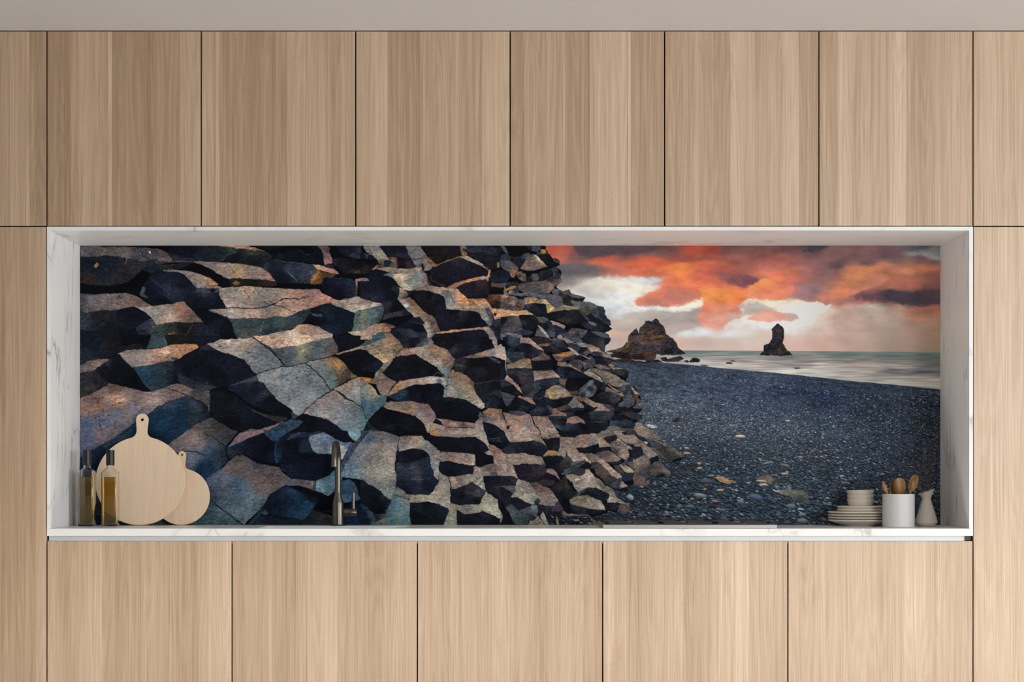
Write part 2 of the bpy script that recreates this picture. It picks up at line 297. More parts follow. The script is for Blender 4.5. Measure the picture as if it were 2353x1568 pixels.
SCENERY = """\
S
F 2c2426|0,62 8,60 10,66 25,66 50,69 55,70 0,68
F 2c2830@60,22;34292c@50,26;4a3430@60,40;2a2630@75,50;5c4038@48,44;30292e@35,32;3c302e@30,48;3a3438@40,52;26242c@80,54;4c3c30@26,50;34282c@68,32;6a4a38@55,37;2c2a32@55,55;40302c@70,42|3,57 12,54 20,52 24,48 28,44 29,38 32,34 37,29 39,32 39,36 41,33 42,28 45,25 48,23 49,20 53,20 56,21 58,19 61,17 64,19 65,22 69,26 72,30 73,35 76,38 82,42 85,45 87,52 92,55 96,59 85,60 60,60 40,59 20,58 10,58
F 5a5a20|24,48 28,46 29,49 25,51
F 7a6420|58,37 68,37 70,39 62,39
F 5c4034|44,42 56,44 66,48 58,47 46,46
F 1a1c24|70,54 75,51 80,54 82,59 73,59
F 342420@30,61;4a302a@50,58;241c1e@20,64;402822@55,62;1c1a1e@45,65|8,62 10,57 15,57 25,58 32,60 40,59 52,55 58,59 61,60 60,64 55,66 40,66 20,65
F 24222a|48,66 60,66 68,69 50,69
F 302a30@85,64;282630@72,66|67,64 72,63 75,66 82,64 90,62 94,65 90,67 88,68 75,68 68,67
F 282830|95,68 98,67 100,68 99,69
F 2c2a32|101,68 104,65 110,64 113,66 113,69 104,69
F 3a3840|145,70 150,69 153,71 146,71
F 5a5858|115,73 120,72 124,73
F 4a4c54|151,67.3 154,67 156,68 152,68
F 4a5058|226,76 230,75.5 234,76 230,77
F 24222a@205,50;2c2628@207,28;30282a@210,33;1e2028@195,54;342a28@212,54;26262e@204,38;28242a@200,58|185,60 190,56 191,50 197,46 200,41 201,35 200,30 205,25 207,23 212,27 214,33 214,40 212,46 216,53 222,58 224,60 210,61
"""
ROCKS = """\
T 0 2
F 2a3a4c@60,100;34404c@150,60;20303e@150,140|33,140 60,100 140,22 177,0 210,82 217,113 200,158 20,158
T 0 0
F 4a4a50@10,10;55504f@60,15;3d404c@110,15;574a44@145,24|0,2 32,2 40,5 55,3 93,4 130,7 143,12 156,27 125,26 118,27 100,28 85,24 70,21 45,18 30,20 0,21
F 1a2028@20,30;2a2a2c@70,50;202430@50,35;34281f@10,60;2e2f34@95,35;1c2430@30,22|0,21 30,20 45,18 70,21 85,24 100,28 118,27 125,32 110,37 103,42 92,53 82,61 65,66 40,68 15,66 0,63
C 1 8a6a40|40,8 39,14 35,19
C 1 7a6048|82,7 76,15 78,22 77,32
F 9a6840|24,33 28,30 30,34 26,38 23,37
F 1e2430@120,43;2c2a26@145,37|103,42 110,37 125,33 155,33 157,41 130,43 116,49
F 2e3038|118,27 125,26 156,27 165,27 150,29 125,32
F 4a4a4c|130,26 156,27 190,28 180,29 150,29
F 07080d|82,61 92,53 103,42 117,48 105,68 102,76 60,69
F 5a5654@20,95;6a5d58@70,90;6b5248@100,100;655c58@40,105;42444c@5,90|0,82 10,82 25,84 50,82 75,81 85,83 97,88 108,96 118,102 95,104 85,105 65,109 40,110 20,113 10,115 0,110
F 23262b@30,125;2c2622@40,118;1a1c22@50,140;2a3540@3,125|0,111 10,115 20,112 40,110 62,110 62,120 64,145 40,145 20,144 0,143
F 1c2530@10,150;202a38@40,150|0,144 20,145 64,147 66,160 0,160
F 1c2130@130,55;2a3040@150,80;1a1e2c@170,60;121620@115,85;202838@160,90;0c0e18@140,97|117,50 122,47 138,44 165,45 175,55 184,65 195,73 185,78 175,91 170,97 150,99 125,101 110,93 103,87 99,84 104,70 113,57
C 1 3c4456|120,58 135,70 150,83
C .8 34405a|128,76 140,84 152,92
F 3a4250|99,84 104,70 108,72 106,82 112,88 104,87
F 75706c@180,50;7a6a5c@200,62;9a6a40@222,63;8a7060@225,71;70707a@198,72|139,43 163,42 181,44 205,51 216,55 228,65 235,70 235,73 205,73 195,73 190,67 182,58 172,48 165,45 150,45
F 0a0a10|157,41 175,37 190,29 200,33 222,43 235,50 235,66 220,56 205,50 181,43 165,42
F 22242e|156,33 180,30 185,31 175,37 160,40
F 6a625c@220,33;7d6a50@228,36|190,28 235,29 235,51 229,47 215,38 205,34
F 12141e@180,12;1c2230@195,23|150,4 160,1 206,1 206,20 203,24 175,24 165,19 148,10
F 262a34|145,12 150,14 170,20 205,24 205,27 160,26 150,20
F 223038@220,15;3a4238@212,5;20303a@230,20|206,0 236,0 236,28 206,27
F 141824@200,95;2a3244@205,80;1c2230@225,90;0c0e18@200,112|195,73 205,73 232,73 233,85 235,89 235,108 218,107 207,114 203,122 195,118 180,100 172,95 175,88 183,80
F 3a4048|195,73 232,73 231,78 212,80 197,78
F 0a0c12|215,76 226,75 222,80
F 807c78@110,108;7c7872@130,115;9a8a78@150,118;8a6450@168,105;6a5048@180,118;908070@135,130;504640@190,126|90,104 110,104 125,102 150,100 165,97 172,96 180,103 192,115 202,125 206,129 190,130 178,131 160,129 150,131 127,135 123,130 119,123 108,112 100,109
F 2e4444@130,142;28302e@150,140;1c1e1c@175,140;3a3428@150,150;2a3a40@130,155|127,135 150,131 160,129 178,131 191,133 190,158 119,158 119,140
C 1 9a7440|158,146 148,151 142,157
C .8 70563a|188,134 180,146 172,155
F 10121e@85,118;1a1e2a@75,138|62,110 85,104 90,104 100,109 110,116 118,122 110,128 95,138 75,142 65,138 62,118
F 2c3444@110,135;1e2432@105,150;40485a@122,136|95,138 110,128 118,123 125,132 127,135 120,140 119,158 98,158 93,142
F 10131c|65,139 75,143 93,142 97,158 66,158
F 22252e|191,133 206,129 212,137 222,145 235,152 235,158 190,158
F 0e1018@220,120;1a1e2c@225,135|205,122 210,112 217,110 230,117 236,120 236,150 220,143 207,131
F 6c6a68|215,110 220,108 236,107 236,117 225,114
C .9 05060a|94,4 105,14 103,17 113,23 122,28 125,33
C .5 14161c|130,18 142,21 150,22
F c0c0b8|114,12 117,12 117,14 115,13
T 1 0
F a08060@20,2;8a6c58@60,9|0,1 45,2 60,6 75,11 50,10 25,6 10,4 0,3
F 2c3a3e@20,8;2e3438@60,14;24302e@5,22;11161c@25,20;1e221e@60,22;16181a@55,30;3a3c30@55,12;12141a@10,27|-29,0 0,3 12,4 25,6 50,9 75,11 88,18 80,24 73,33 72,39 50,35 30,32 0,30 -29,28
C .8 5a5c40|2,26 10,18 25,12
F 6a625c@-15,33;857468@5,42;a58660@27,48;80706a@50,45;906c60@80,57;8c8078@15,52;7a6a62@65,42|-45,28 0,30 30,32 50,35 72,39 80,46 87,54 92,61 75,58 50,57 30,56 15,57 8,55 0,50 -6,47 -20,38 -30,34
C 1.2 b89060|18,34 28,46 37,56
F 2c2a1e@25,64;201f18@50,64;3a2818@80,65|12,58 30,56 50,58 75,59 93,62 94,68 60,69 22,71 16,68 15,60
F 8a5c28|20,64 26,60 32,64 25,67
F 0c0d12|0,51 8,56 15,65 15,71 5,72 -5,68 0,66
F 1c2430@100,35;252c3a@130,40;3c4658@155,47;12151f@105,55;2a3040@115,42;2a2e3c@145,50|82,24 90,24 110,27 140,32 155,33 160,40 163,42 153,55 150,64 128,64 95,63 88,55 80,45 73,40 74,33
F 2c303a|73,33 80,28 78,45 73,40
C 1 606874|112,44 120,52 128,61
C .7 50586a|130,53 145,50 158,46
C .7 545a62|90,25 110,28 140,32
F 8a5a28@158,55;4a3018@175,48;5a3c1c@165,60|163,42 172,44 185,46 197,48 180,56 170,65 150,65 151,58 157,50
C 1 b08040|152,60 160,52 164,47
F c09080@170,39;d0a070@160,36;a07068@185,43|155,33 165,35 175,37 188,38 194,44 197,48 185,46 172,43 163,41
F 14161e|65,0 110,0 100,5 80,10 72,6
F 1a1f22|90,18 105,13 108,24 92,24
F 101624|108,10 130,7 150,17 152,30 110,25
F 0f1420|150,1 162,2 171,12 173,35 152,30 150,17 158,12
C .7 3a3c40|133,9 140,15 150,17
F 4c3c3a@178,8;8a6660@177,28;605048@174,15|162,1 175,0 183,6 181,12 186,22 188,30 180,33 174,34 173,20 170,10
F 30262a|175,35 182,32 190,36 189,39 180,38
F 22242e|190,22 198,23 195,33 189,34 187,27
F 1a1e2a@215,10;2a3040@225,16|196,2 235,0 235,22 225,22 205,16 199,10
F 1a1820@215,35;3a2c30@230,46;100f14@230,28|198,22 225,24 235,26 235,47 207,47 197,39 195,33
F 1a2030@195,62;0c1018@195,85;202838@220,75;101624@180,72|172,57 178,54 200,56 215,57 225,60 227,70 225,89 205,93 190,88 175,80 169,70
C .6 46505c|178,54 200,56 222,58
F 80685c@228,60;40322e@228,85|226,58 235,57 235,62 230,62 230,88 225,88 227,65
F 101018|230,62 236,62 236,90 230,88
F 7d7a72@20,85;8c7d70@20,98;77756f@60,80;80766c@90,85;8a6c5c@130,78;7a5a58@150,80;a0705c@180,92;a07a68@130,95;957868@95,103;8a8078@15,112;9c7f70@60,115;a08672@105,115;6c7070@70,100;a88a72@50,75|-2,73 20,71 45,70 90,73 130,75 165,75 170,82 182,87 199,94 190,97 180,99 160,104 140,110 125,116 110,121 90,120 75,124 50,123 25,125 15,124 5,119 0,117 -8,110 -17,109 -2,89
C 1.3 101218|10,107 25,105 50,107 65,106 75,104 88,100 95,95 105,91 120,90 132,91 140,88 147,87
C .8 20222a|90,100 105,105 115,110 127,113
C .5 30302f|43,109 49,116 50,121
C 1 1a1c22|40,76 45,84 48,90
C .8 a89470|58,75 65,86 78,95 84,99
F 131722|-2,86 0,90 5,97 9,106 0,107 -16,107
F 304048@30,135;33474a@70,135;354a4c@100,130;2a3a40@120,125;303838@110,140;3a4040@45,150;25303a@140,115;24303a@80,145|15,124 25,125 50,123 75,124 90,120 110,121 125,116 140,109 152,106 148,115 140,128 125,138 105,145 90,150 60,155 50,158 28,158 22,145 18,132 5,120
C .8 8a7a50|72,128 69,140 62,152
C .7 7a6a48|37,142 45,155
F 141620|0,117 10,121 18,132 22,147 0,147
F 2a3440|0,118 12,122 16,126 8,120
F 0c0e16|0,147 22,147 28,158 0,158
F 1e2838@175,110;131c2a@200,125;1a2434@185,145;0e1018@155,125;10141e@160,118|185,98 200,104 225,113 224,125 222,138 218,146 200,151 188,152 170,142 150,132 145,126 149,115 152,107 165,102
F 3a4450|150,115 168,116 170,120 158,119
F a09080@215,98;b0a090@222,108;8a8078@210,95|185,98 200,93 228,88 236,89 236,110 228,113 222,113 200,104
F 4a6058@230,125;506860@225,138|226,113 236,109 236,143 218,147 223,137 224,125
F a07c60@135,140;a08a74@110,150;c0b0a0@120,151;8a7468@160,145;b09880@90,155|120,143 132,134 145,133 165,138 187,151 188,158 60,158 85,150 105,145
F 0e1018|188,153 215,147 230,155 236,158 190,158
F 9a8c7a|214,147 236,144 236,158 228,155
T 0 1
F 141c28@20,8;222a34@10,30;20181a@60,10;202228@40,25|0,-12 65,-11 67,0 69,10 62,15 57,23 57,28 45,34 30,34 15,38 0,43
F 0c0e14|66,-5 119,-5 119,5 112,14 105,18 100,14 92,9 80,9 69,7
F 25232c@80,15;1a1a22@65,20|57,24 62,15 80,11 90,9 100,10 108,16 110,18 95,19 80,21 65,26 58,27
F 2e4046|119,-5 142,-5 145,13 130,16 111,16 115,10
F 1e1c1a|142,-5 190,-5 191,5 180,10 145,14
C .7 8a7a40|142,-3 142,6 144,13
F 1a1c26|190,-4 235,-4 235,2 215,8 198,15 192,7
F 7a7068@80,28;8a7a6c@110,28;b08a70@140,24;9a6a48@175,16;8c6c5c@130,38;7a7270@95,42;a07850@165,25;80695c@150,32|64,26 80,20 110,19 135,17 150,12 170,10 193,10 197,15 190,20 165,35 160,38 155,39 140,39 120,45 105,47 88,49 83,45 75,38 70,34
F d0a880|138,24 146,20 150,24 143,26
F 30404a|152,33 160,33 164,35 157,38
F 1c3c50@110,52;183a50@105,65;28323e@140,50;1e2a34@150,65;283840@118,85;223440@135,75;14161c@160,65|88,49 105,47 120,44 140,39 156,39 159,47 163,60 164,72 150,79 135,85 120,90 110,83 103,72 95,58
F 12131e@55,50;1e1e2c@45,40;0b0c14@85,75;10121c@70,60|23,53 30,47 45,37 60,29 65,27 70,34 76,40 83,47 88,52 95,60 103,73 112,84 119,90 100,88 85,85 60,78 48,75 35,63
F 262836|30,47 50,34 52,40 48,48 40,42
F 6a5c54@30,38;55504e@10,48|0,45 15,38 30,35 47,35 35,43 27,49 23,54 0,58
F 2e2c30@10,70;25242a@30,75;32302e@20,85|0,58 23,54 35,64 48,75 38,84 25,89 15,95 0,100
F 5c4840@60,82;8a6a58@60,103;7a5c4c@30,112;a88470@65,103;60504c@100,95;7a6860@110,105;8a746c@130,105;70625e@150,90;6a5c54@180,82;74666a@125,120;60606c@90,120;58606e@60,125;4a5468@40,140;5a5a66@70,145;42526a@10,140;7a5e50@10,120;6a5450@30,98;5a5058@40,165;6a5c5c@60,160;46506a@10,165;3c4860@10,190;74605a@160,95;4a4c54@150,112;3a3a3c@195,92;5c5a60@100,130|0,100 15,95 30,88 48,76 60,78 85,85 105,89 119,91 135,85 160,76 170,77 185,84 200,88 217,88 218,97 217,125 150,130 70,175 0,215
F 143048@150,125;0e2a44@170,130;12324e@140,145;2a3440@195,118;1a2028@212,120;24303a@190,140;1a3850@90,155;0e2436@120,170;10283c@30,220;122840@15,240;1a2c40@25,200;30344a@28,270;2a3448@28,300;122c44@165,145;2c3a4c@150,112;22384e@60,175|176,97 190,102 212,113 218,132 200,142 177,157 150,175 140,181 100,215 33,297 25,302 0,318 0,200 22,186 48,172 70,157 92,141 113,128 128,115 150,106
C 1 0c0e14|145,83 160,88 175,94 190,100 205,108 212,113
C .8 101420|32,131 31,140 34,152 36,155
C 1.4 080c14|51,174 58,182
F c09878|62,104 75,100 72,104 60,107
F 14161e@200,40;101018@225,65;1a1c28@250,50;1e2a36@165,65;20242e@185,72;2a323c@205,83;0e1016@180,55;161826@240,35|155,40 165,34 185,22 200,15 212,9 220,14 235,22 255,28 273,35 283,46 295,61 265,73 245,80 232,82 215,86 202,88 185,82 170,75 164,70 163,60 159,47
F 26303a@185,72;2c333e@205,83|164,60 180,68 205,77 228,81 203,88 185,82 167,73
F 2a2a36|199,17 212,9 222,15 225,20 210,19
F 34302e@220,150;38342f@200,150|177,157 200,142 218,133 225,138 236,141 236,158
T 1 1
F 8c8078@20,8;948070@40,10;7d7870@10,15;606a6c@60,40;4e5c62@70,30;6f7270@45,28;586668@80,45;c0b0a0@15,4;556068@90,38|-22,9 -10,7 0,2 30,1 53,0 65,5 75,14 82,18 92,25 102,38 106,47 95,49 78,53 62,60 55,55 48,45 40,35 30,31 10,25 0,22
F b0907c@90,8;b8a088@120,5;c8a888@140,9;a08a78@165,1|55,-3 186,-6 188,0 165,3 150,7 140,11 120,13 100,16 86,17 75,13 62,4
F 404c54@100,22;3a4a54@115,35;808060@140,20;44545a@160,15;4a5658@175,12;5a4c48@190,20;3c4a50@150,32;444e58@125,25;7a7a58@137,27|86,18 100,16 130,12 145,9 165,2 187,-2 192,7 197,18 195,25 180,31 160,35 140,41 120,46 108,47 104,38 95,28 82,18
C 1.6 0c1016|55,0 65,6 75,13 83,18 92,27 100,36 104,43 107,47
F 283440|68,8 80,13 86,17 77,17
F 70787a@80,65;5c686e@105,65;707878@100,80;6c7478@130,80;687074@110,100;5c6a70@150,75;808480@95,60;737a78@120,110;64707a@140,95;7a8080@150,105;58646c@170,85|62,60 78,53 95,50 108,48 125,45 140,41 150,47 160,57 172,70 178,78 183,88 175,95 163,102 150,113 137,125 130,130 120,125 110,117 92,103 85,90 78,82 70,75 62,70 60,64
F 6a6c6a@155,42;556066@170,60;4c6058@188,60;8a6a40@195,45;5a4a3c@205,55;9a7040@200,48;4a3c34@212,55;40382c@208,65;506868@180,75;7a5c38@222,64|140,41 160,35 180,32 192,31 200,36 210,43 222,60 230,65 215,70 200,78 190,84 184,88 178,77 170,67 155,50
C 1 c08840|189,38 197,45 200,52
C .8 a07840|195,68 200,58 208,50
C 1.1 0a0e14|62,60 78,53 95,49 107,47 120,46 140,41 160,35 180,32 193,26
C 1.2 0c1016|140,41 152,49 162,58 172,69 178,78 183,88
C .8 1a2020|187,48 195,58 197,67 200,78
F 1c2230@35,80;1a2028@35,95;2a3040@70,93;10131c@80,110;0e1018@110,125;30384a@50,68;1a1e2a@60,85|10,84 30,75 58,63 60,66 63,72 72,76 80,87 90,98 92,102 105,111 115,117 120,122 119,130 110,133 95,129 75,121 55,113 40,103 28,93
F 303a48|15,80 40,70 59,62 63,70 50,70 35,75
C .7 04050a|65,101 80,100 91,98
F 2a3844|119,124 125,128 130,130 122,135 119,133
F 14161e@10,105;1a1c24@25,115;0c0d14@20,135;12161e@60,145;141a24@45,130;101420@70,140;1a1a24@-10,110|-18,90 0,87 8,88 20,94 35,103 50,116 70,127 95,139 90,143 70,151 50,156 25,153 0,142 -13,132 -18,125 -17,100
C .4 30343e|0,104 10,112 25,110
C .5 363a40|0,129 20,130 30,126 32,120
C .4 2c303a|5,97 15,108 28,108
F 2e2a2c|52,121 75,127 100,132 112,134 105,138 96,140 80,134
C .6 4e4c50|50,119 70,128 94,140
F 6a5450|50,158 75,150 105,140 100,144 75,158
F 1e3444@100,150;24384a@120,142|75,158 100,143 118,136 130,137 140,139 130,148 115,156 110,158
F 0e1018@150,133;141822@175,147|137,126 145,127 160,131 182,137 190,143 205,153 212,158 155,158 140,140 127,134 133,129
F 12141c|125,158 140,145 155,158
F 1e2834|181,136 186,138 205,150 210,158 205,156 190,144
F 807876@175,105;8a7c78@170,112;747a7c@190,120;7a8080@165,122;687478@210,130;5c6c74@225,145;8a8478@175,128;506470@215,150;806c68@185,92;5a6468@230,125|138,125 150,114 163,103 175,96 184,89 193,88 205,97 215,103 228,111 236,115 236,158 212,158 200,150 190,142 182,136 165,132 150,128
F 807464@215,80;788080@230,90;6f716a@225,100|193,88 190,85 205,78 222,69 236,65 236,115 220,105 210,99
C 1 180c08|137,125 150,113 163,102 175,95 184,88 200,78 215,70 233,62
F 202c34|193,87 205,94 214,102 222,106 208,101
C 1 0c1016|213,101 225,108 235,115
F 141620|189,-4 236,-4 236,14 215,20 198,25 197,15 193,7
F a08c78|194,26 215,20 236,13 236,16 215,22 198,27
F 14151c|200,27 236,17 236,30 215,30
F 0c0d12@200,35;10121a@215,45|192,30 236,29 236,62 225,60 215,50 208,40 200,33
T 0 2
F 6a5c5c@180,15;7a6864@190,10;5a5458@165,25;4c5460@180,50;485060@190,45;2e4454@215,30;103048@215,55;0e2c40@205,65;3c3c3c@215,8;34322e@235,-5;30303a@240,5;202a38@240,40;203448@225,42;50545a@160,45;66585a@205,22|142,25 177,0 200,-15 219,-24 235,-14 255,-3 265,0 247,20 250,25 270,30 272,37 252,48 235,63 222,75 210,82 200,75 150,50 130,30
C 1.2 080c14|160,37 172,33 185,32 200,36 207,39
C 1 0a0c10|217,5 228,12 235,18 245,25
F 1a2a38|0,160 0,150 33,140 60,158
F 20303a|60,158 80,148 140,150 180,158
T 1 2
F 50484c@15,62;584c4c@30,58;404a5c@5,80;34485c@30,90;5a4c4c@55,65;4a4448@90,72;3c5064@40,105;486068@50,120;38505c@20,110;604e4a@70,85;5a5450@75,95;3c3c44@60,55;3c5058@60,125;3a4658@-10,90;2e3a50@-20,100;44403e@30,48|0,62 10,53 22,43 35,37 45,43 60,52 80,57 98,60 105,70 118,78 108,89 90,99 82,106 75,118 62,133 48,145 40,155 20,143 0,127 -20,112 -70,100 -60,95 -25,81
F 30444c@10,145;2a4048@-15,150;28404a@-40,155;3a5058@0,137|-18,113 0,128 20,143 38,156 36,158 -130,158 -100,140 -70,120
C 1.2 080c12|-18,113 0,128 20,143 38,156
C 2 0a0a0e|0,61 12,50 25,38 37,36
C 2 0a0a0e|32,0 22,10 13,20 8,28 10,40 15,47
F 7a6464@50,4;6c5a60@30,14;505a7a@18,24|32,3 50,-5 72,-1 60,6 45,13 30,19 20,22 14,26 18,19 25,10
F 22405c@95,5;1e3850@85,10|72,-2 110,-2 112,3 95,15 90,17 82,10 75,6
F 10142a@60,20;0e1222@70,35;1a2436@30,24;0a0c18@75,25;182030@45,33;121a30@85,42|15,26 24,21 35,17 50,9 65,4 72,3 78,9 83,13 92,17 91,25 90,35 92,48 94,52 80,51 65,47 50,42 38,34 25,30
F 122838@100,25;16304a@95,40;0c1c28@104,20|92,17 100,10 110,3 125,0 112,10 107,20 102,40 97,52 94,52 91,40 91,28
C .6 3a6478|110,2 100,11 94,17 91,28 91,38 94,51
F 0e1420@120,20;0f1626@120,50;101a2a@150,55;0a1020@180,60;1a2438@140,25;12182a@150,75;0c1018@145,40;182234@115,62|112,13 108,20 103,40 98,55 105,65 115,73 130,79 160,82 175,77 190,65 200,55 190,40 180,36 160,36 135,34 133,30 148,10 130,8
C .6 3a4a5c|101,60 108,65 120,66 126,64
F 2e3850|112,13 118,6 130,1 142,1 130,8 118,12
F 1e2c40|118,12 135,4 160,0 174,-2 165,3 150,8 135,8
F 1a2a40|132,31 135,20 148,9 150,15 152,25 156,33 148,34 138,34
F 0e1020|172,-1 212,-1 215,8 225,16 217,19 205,18 190,10
F 60707e@160,20;506078@175,20;708088@165,28;3e5474@190,15;3a5270@210,22;98a09a@205,30;a0a490@207,36;5a6a80@178,10;80929a@190,33|149,9 160,5 171,1 185,8 195,14 205,18 219,18 217,25 212,33 205,45 200,48 195,38 180,36 162,36 156,31 151,22 149,14
F 5a8088|213,-1 236,-1 234,8 227,16 220,12 215,5
F 323c54@222,28;2a4054@207,55;263448@230,14|227,17 235,6 236,17 225,30 215,48 206,60 202,68 201,55 205,45 213,30 218,20
F 4a6474@215,65;5c6a78@228,50;6c6c74@232,30;507080@230,70|203,70 208,60 217,48 226,32 236,18 236,76 225,76 215,74 203,74
C 1.2 080a10|235,16 226,30 216,48 208,58 203,70
F 4a7080@175,90;3e6478@185,75;5a7a84@165,92;2e5470@195,68|190,66 200,57 203,68 203,74 200,85 192,92 188,100 178,108 172,103 160,98 159,82 170,79 180,74
F 4a4a54@130,85;5a5454@150,88;303a50@157,93|118,79 130,80 150,82 159,82 159,98 150,97 135,91 110,90
C 1 b09850|152,84 153,88
F 080b12|108,90 135,91 150,97 170,103 178,108 170,113 165,112 150,108 130,100 115,92
F 16263c@110,110;143048@130,130;1a4054@140,140;0e1e34@90,110;123a5c@145,120;10202e@95,130;0a1620@80,125;16344e@120,100;0e1622@150,108|105,93 115,92 130,100 150,108 165,112 162,115 158,122 155,130 145,142 138,148 120,143 100,142 85,139 78,130 73,125 78,113 90,102
F 163444@60,140;10202c@80,112|108,90 90,101 80,110 72,125 60,140 43,158 50,158 65,140 75,122 83,110 95,98
F 243848|68,136 75,130 80,137 75,139
F 161c28@80,150;1e2a36@60,155|55,158 66,140 80,140 100,146 118,145 138,149 125,151 118,158
F 1c2226@150,150;2c2c2c@165,140;16201e@130,155|118,158 125,151 140,148 146,142 155,131 170,135 187,142 187,158
C .7 6a6a3a|177,137 186,142
F 07080e|155,130 165,115 178,108 187,110 190,130 187,140 170,135
F 16202e|172,133 185,130 187,136
F 1c3850@210,100;283850@222,95;2c5470@207,112|203,82 215,80 224,86 228,95 232,108 234,113 220,116 207,118 200,105 190,100 195,92
F 10203a@220,150;0c1828@215,130|207,125 230,120 236,125 236,158 207,158
T 2 0
F 161c28|0,13 8,13 9,20 20,19 25,22 27,24 0,24
F 2c3c48|7,15 14,17 9,22
F 76726a@25,12;6a6a66@12,6;807868@40,22;6c6c68@32,4;84806e@35,16|5,-1 30,-1 37,10 46,22 48,25 40,26 30,26 27,24 20,17 17,17 12,14 8,8 5,4
C .8 2a2c2c|13,5 17,12 18,17
F 5a5448@32,32;3a3028@33,36|28,26 38,26 39,37 30,38 24,40 28,34 31,31
F 1c2434|40,26 47,25 52,31 47,37 41,38
F 4a4a30|52,31 58,34 61,38 58,40 46,38 47,36
F 8a6a5c|48,25 55,30 61,36 61,35 54,29
F 0a0a10@15,28;2c2422@8,42|0,24 27,25 30,31 20,42 15,47 0,47
F 8a6c50|20,41 29,33 26,38 20,42
F 102028|31,-1 42,-1 42,14 36,8
F 1c1c28@60,8;282430@65,18|42,-1 74,-1 82,20 84,24 70,24 58,21 50,19 44,15
F 0c0a10@70,27;30282c@80,34;6c4a40@58,30;1a1418@70,34|48,21 60,22 72,24 85,24 92,38 80,39 70,36 60,34 54,29
F 5c605e@88,8;646866@95,15;5a5e5c@90,21|74,-1 99,-1 103,10 107,20 102,24 86,24 82,18
F 6a6864@95,30;78685c@110,30;7a7068@112,38;404858@101,34|86,24 102,24 107,21 112,26 120,35 118,40 112,43 105,42 100,38 93,38
F 0e1218|103,31 106,40 104,42 102,37
F 6a5854@112,22;a07050@126,35|103,8 110,18 120,28 128,34 125,37 118,34 110,24 105,17
C 1 1a1c20|86,24 95,24 102,23 107,20
F 1c1618@130,8;2a1e1c@140,10;221c20@160,6|102,-1 160,-1 165,3 169,10 150,15 135,18 125,18 112,15 106,8
F 241c18@150,16;2e2218@125,22;1a1614@135,28|114,18 125,19 140,18 168,11 170,18 167,20 150,26 130,33 126,32 120,26
F 5a5650@172,4;6a5638@174,14|165,-1 175,-1 178,9 177,18 170,18 168,9
F 1a1a1a|172,8 177,8 177,12
F 201e28@140,40;1c1a26@170,55;2a2630@165,28;1e1c26@200,45;181620@140,62|121,37 135,31 150,25 167,20 175,22 190,28 205,34 216,41 214,52 205,53 190,56 170,61 155,68 145,71 130,67 118,60 116,47 118,41
F 9a8a74|167,20 180,19 195,27 208,35 216,41 213,41 200,34 185,27
F b07450|214,41 217,42 217,48 215,55 212,53 214,50
C .9 a07048|121,37 135,31 150,25 166,20
C 1 4a3e38|117,50 119,59 126,64 142,69
F 2a2e3a|178,2 205,1 203,10 200,14 178,12
F 2a2e3a@220,10;1c1e28@230,15|205,3 236,5 236,18 215,18 203,12
F 221e22|180,14 200,14 215,18 210,30 195,26 180,18
F 20222c|215,18 236,20 236,27 212,32 208,28
F 2a2220|205,34 230,26 231,38 215,41
F 8a7c54|229,29 232,29 232,38 229,38
F 281e26@190,70;2a2028@180,82;34282e@200,68;241a1e@205,85|148,70 165,60 185,56 205,54 212,54 215,65 216,85 210,91 190,90 178,90 170,85 163,75 158,72
F b07850@190,57;8a5a40@165,65;a08070@210,55|145,72 160,64 180,58 205,53 213,54 214,60 208,56 190,60 170,65 158,72
F 7c6c60@60,44;8a7868@35,41;7a6e64@85,44;9a8878@100,40|27,40 45,38 60,40 85,40 101,38 102,41 95,46 80,50 60,48 45,45 35,42
F 687068@90,58;747a74@82,65;c0ac88@62,50;a89878@70,58;60686c@98,50;586470@45,52;b0a88c@78,72;909078@66,68;70746e@95,72|60,49 80,50 92,47 102,42 104,62 104,74 95,74 88,77 80,77 72,73 63,66 55,57 45,52 35,52 45,47
F 6a605c@108,62;746660@106,50;5a544e@112,72|102,42 108,48 112,58 116,70 112,74 104,74 104,60
F 40302e|110,48 114,60 122,68 120,71 115,68 112,58
F 121824@25,48;0e1018@40,58;202028@32,60|22,43 35,43 45,46 35,52 47,54 55,57 62,66 48,64 35,62 22,60 10,57 15,50
F 6a5454|0,56 10,56 14,59 5,61 0,62
F 161826@20,72;1e2230@30,90;0e1018@45,68;12141e@55,85;2a2c38@25,88;202838@60,74|0,62 10,61 25,60 45,64 58,68 66,72 66,80 62,92 50,95 35,97 15,94 0,90
F 7a6e5c@70,82;a09070@68,76;4a4640@74,86|66,72 72,74 79,80 79,84 75,87 68,90 62,92 64,84 66,79
F 2a2422|75,77 88,77 92,75 80,86 79,80
F a08070@130,73;a88878@150,75;8a7060@110,74|92,75 103,74 114,69 130,71 150,73 162,74 164,76 157,78 140,77 120,77 105,77 93,77
F 1c1c26@100,85;0e0f16@115,84;14161e@130,95;201a18@105,100;1a1e2a@137,105;181418@120,110;242630@120,88|88,78 105,77 117,78 135,82 139,85 142,100 143,106 132,113 120,117 108,112 98,98 90,90
F 6a7078@145,90;8a8478@130,79;747470@152,98;5c6470@142,82;7e7868@150,82;9a8c78@165,103|117,78 140,77 152,78 157,84 160,95 165,102 171,103 168,105 155,105 145,106 142,96 139,86 133,82
F a88060@162,85;d09058@172,92;c08c60@168,98;8a7464@155,80|152,78 157,77 164,76 168,82 178,90 181,97 182,101 172,103 165,101 160,93 158,84
F e0a468@195,93;e8ac70@205,97;a06840@186,98;d09c68@212,100|178,90 195,91 209,91 216,98 216,103 200,101 183,101 181,95
F b09474@195,104;a08c74@165,105;907c68@210,106|171,103 183,101 200,101 216,102 219,105 215,107 210,107 190,107 150,107 145,106 160,105
C 1 3a3a3c|145,78 152,88 157,97
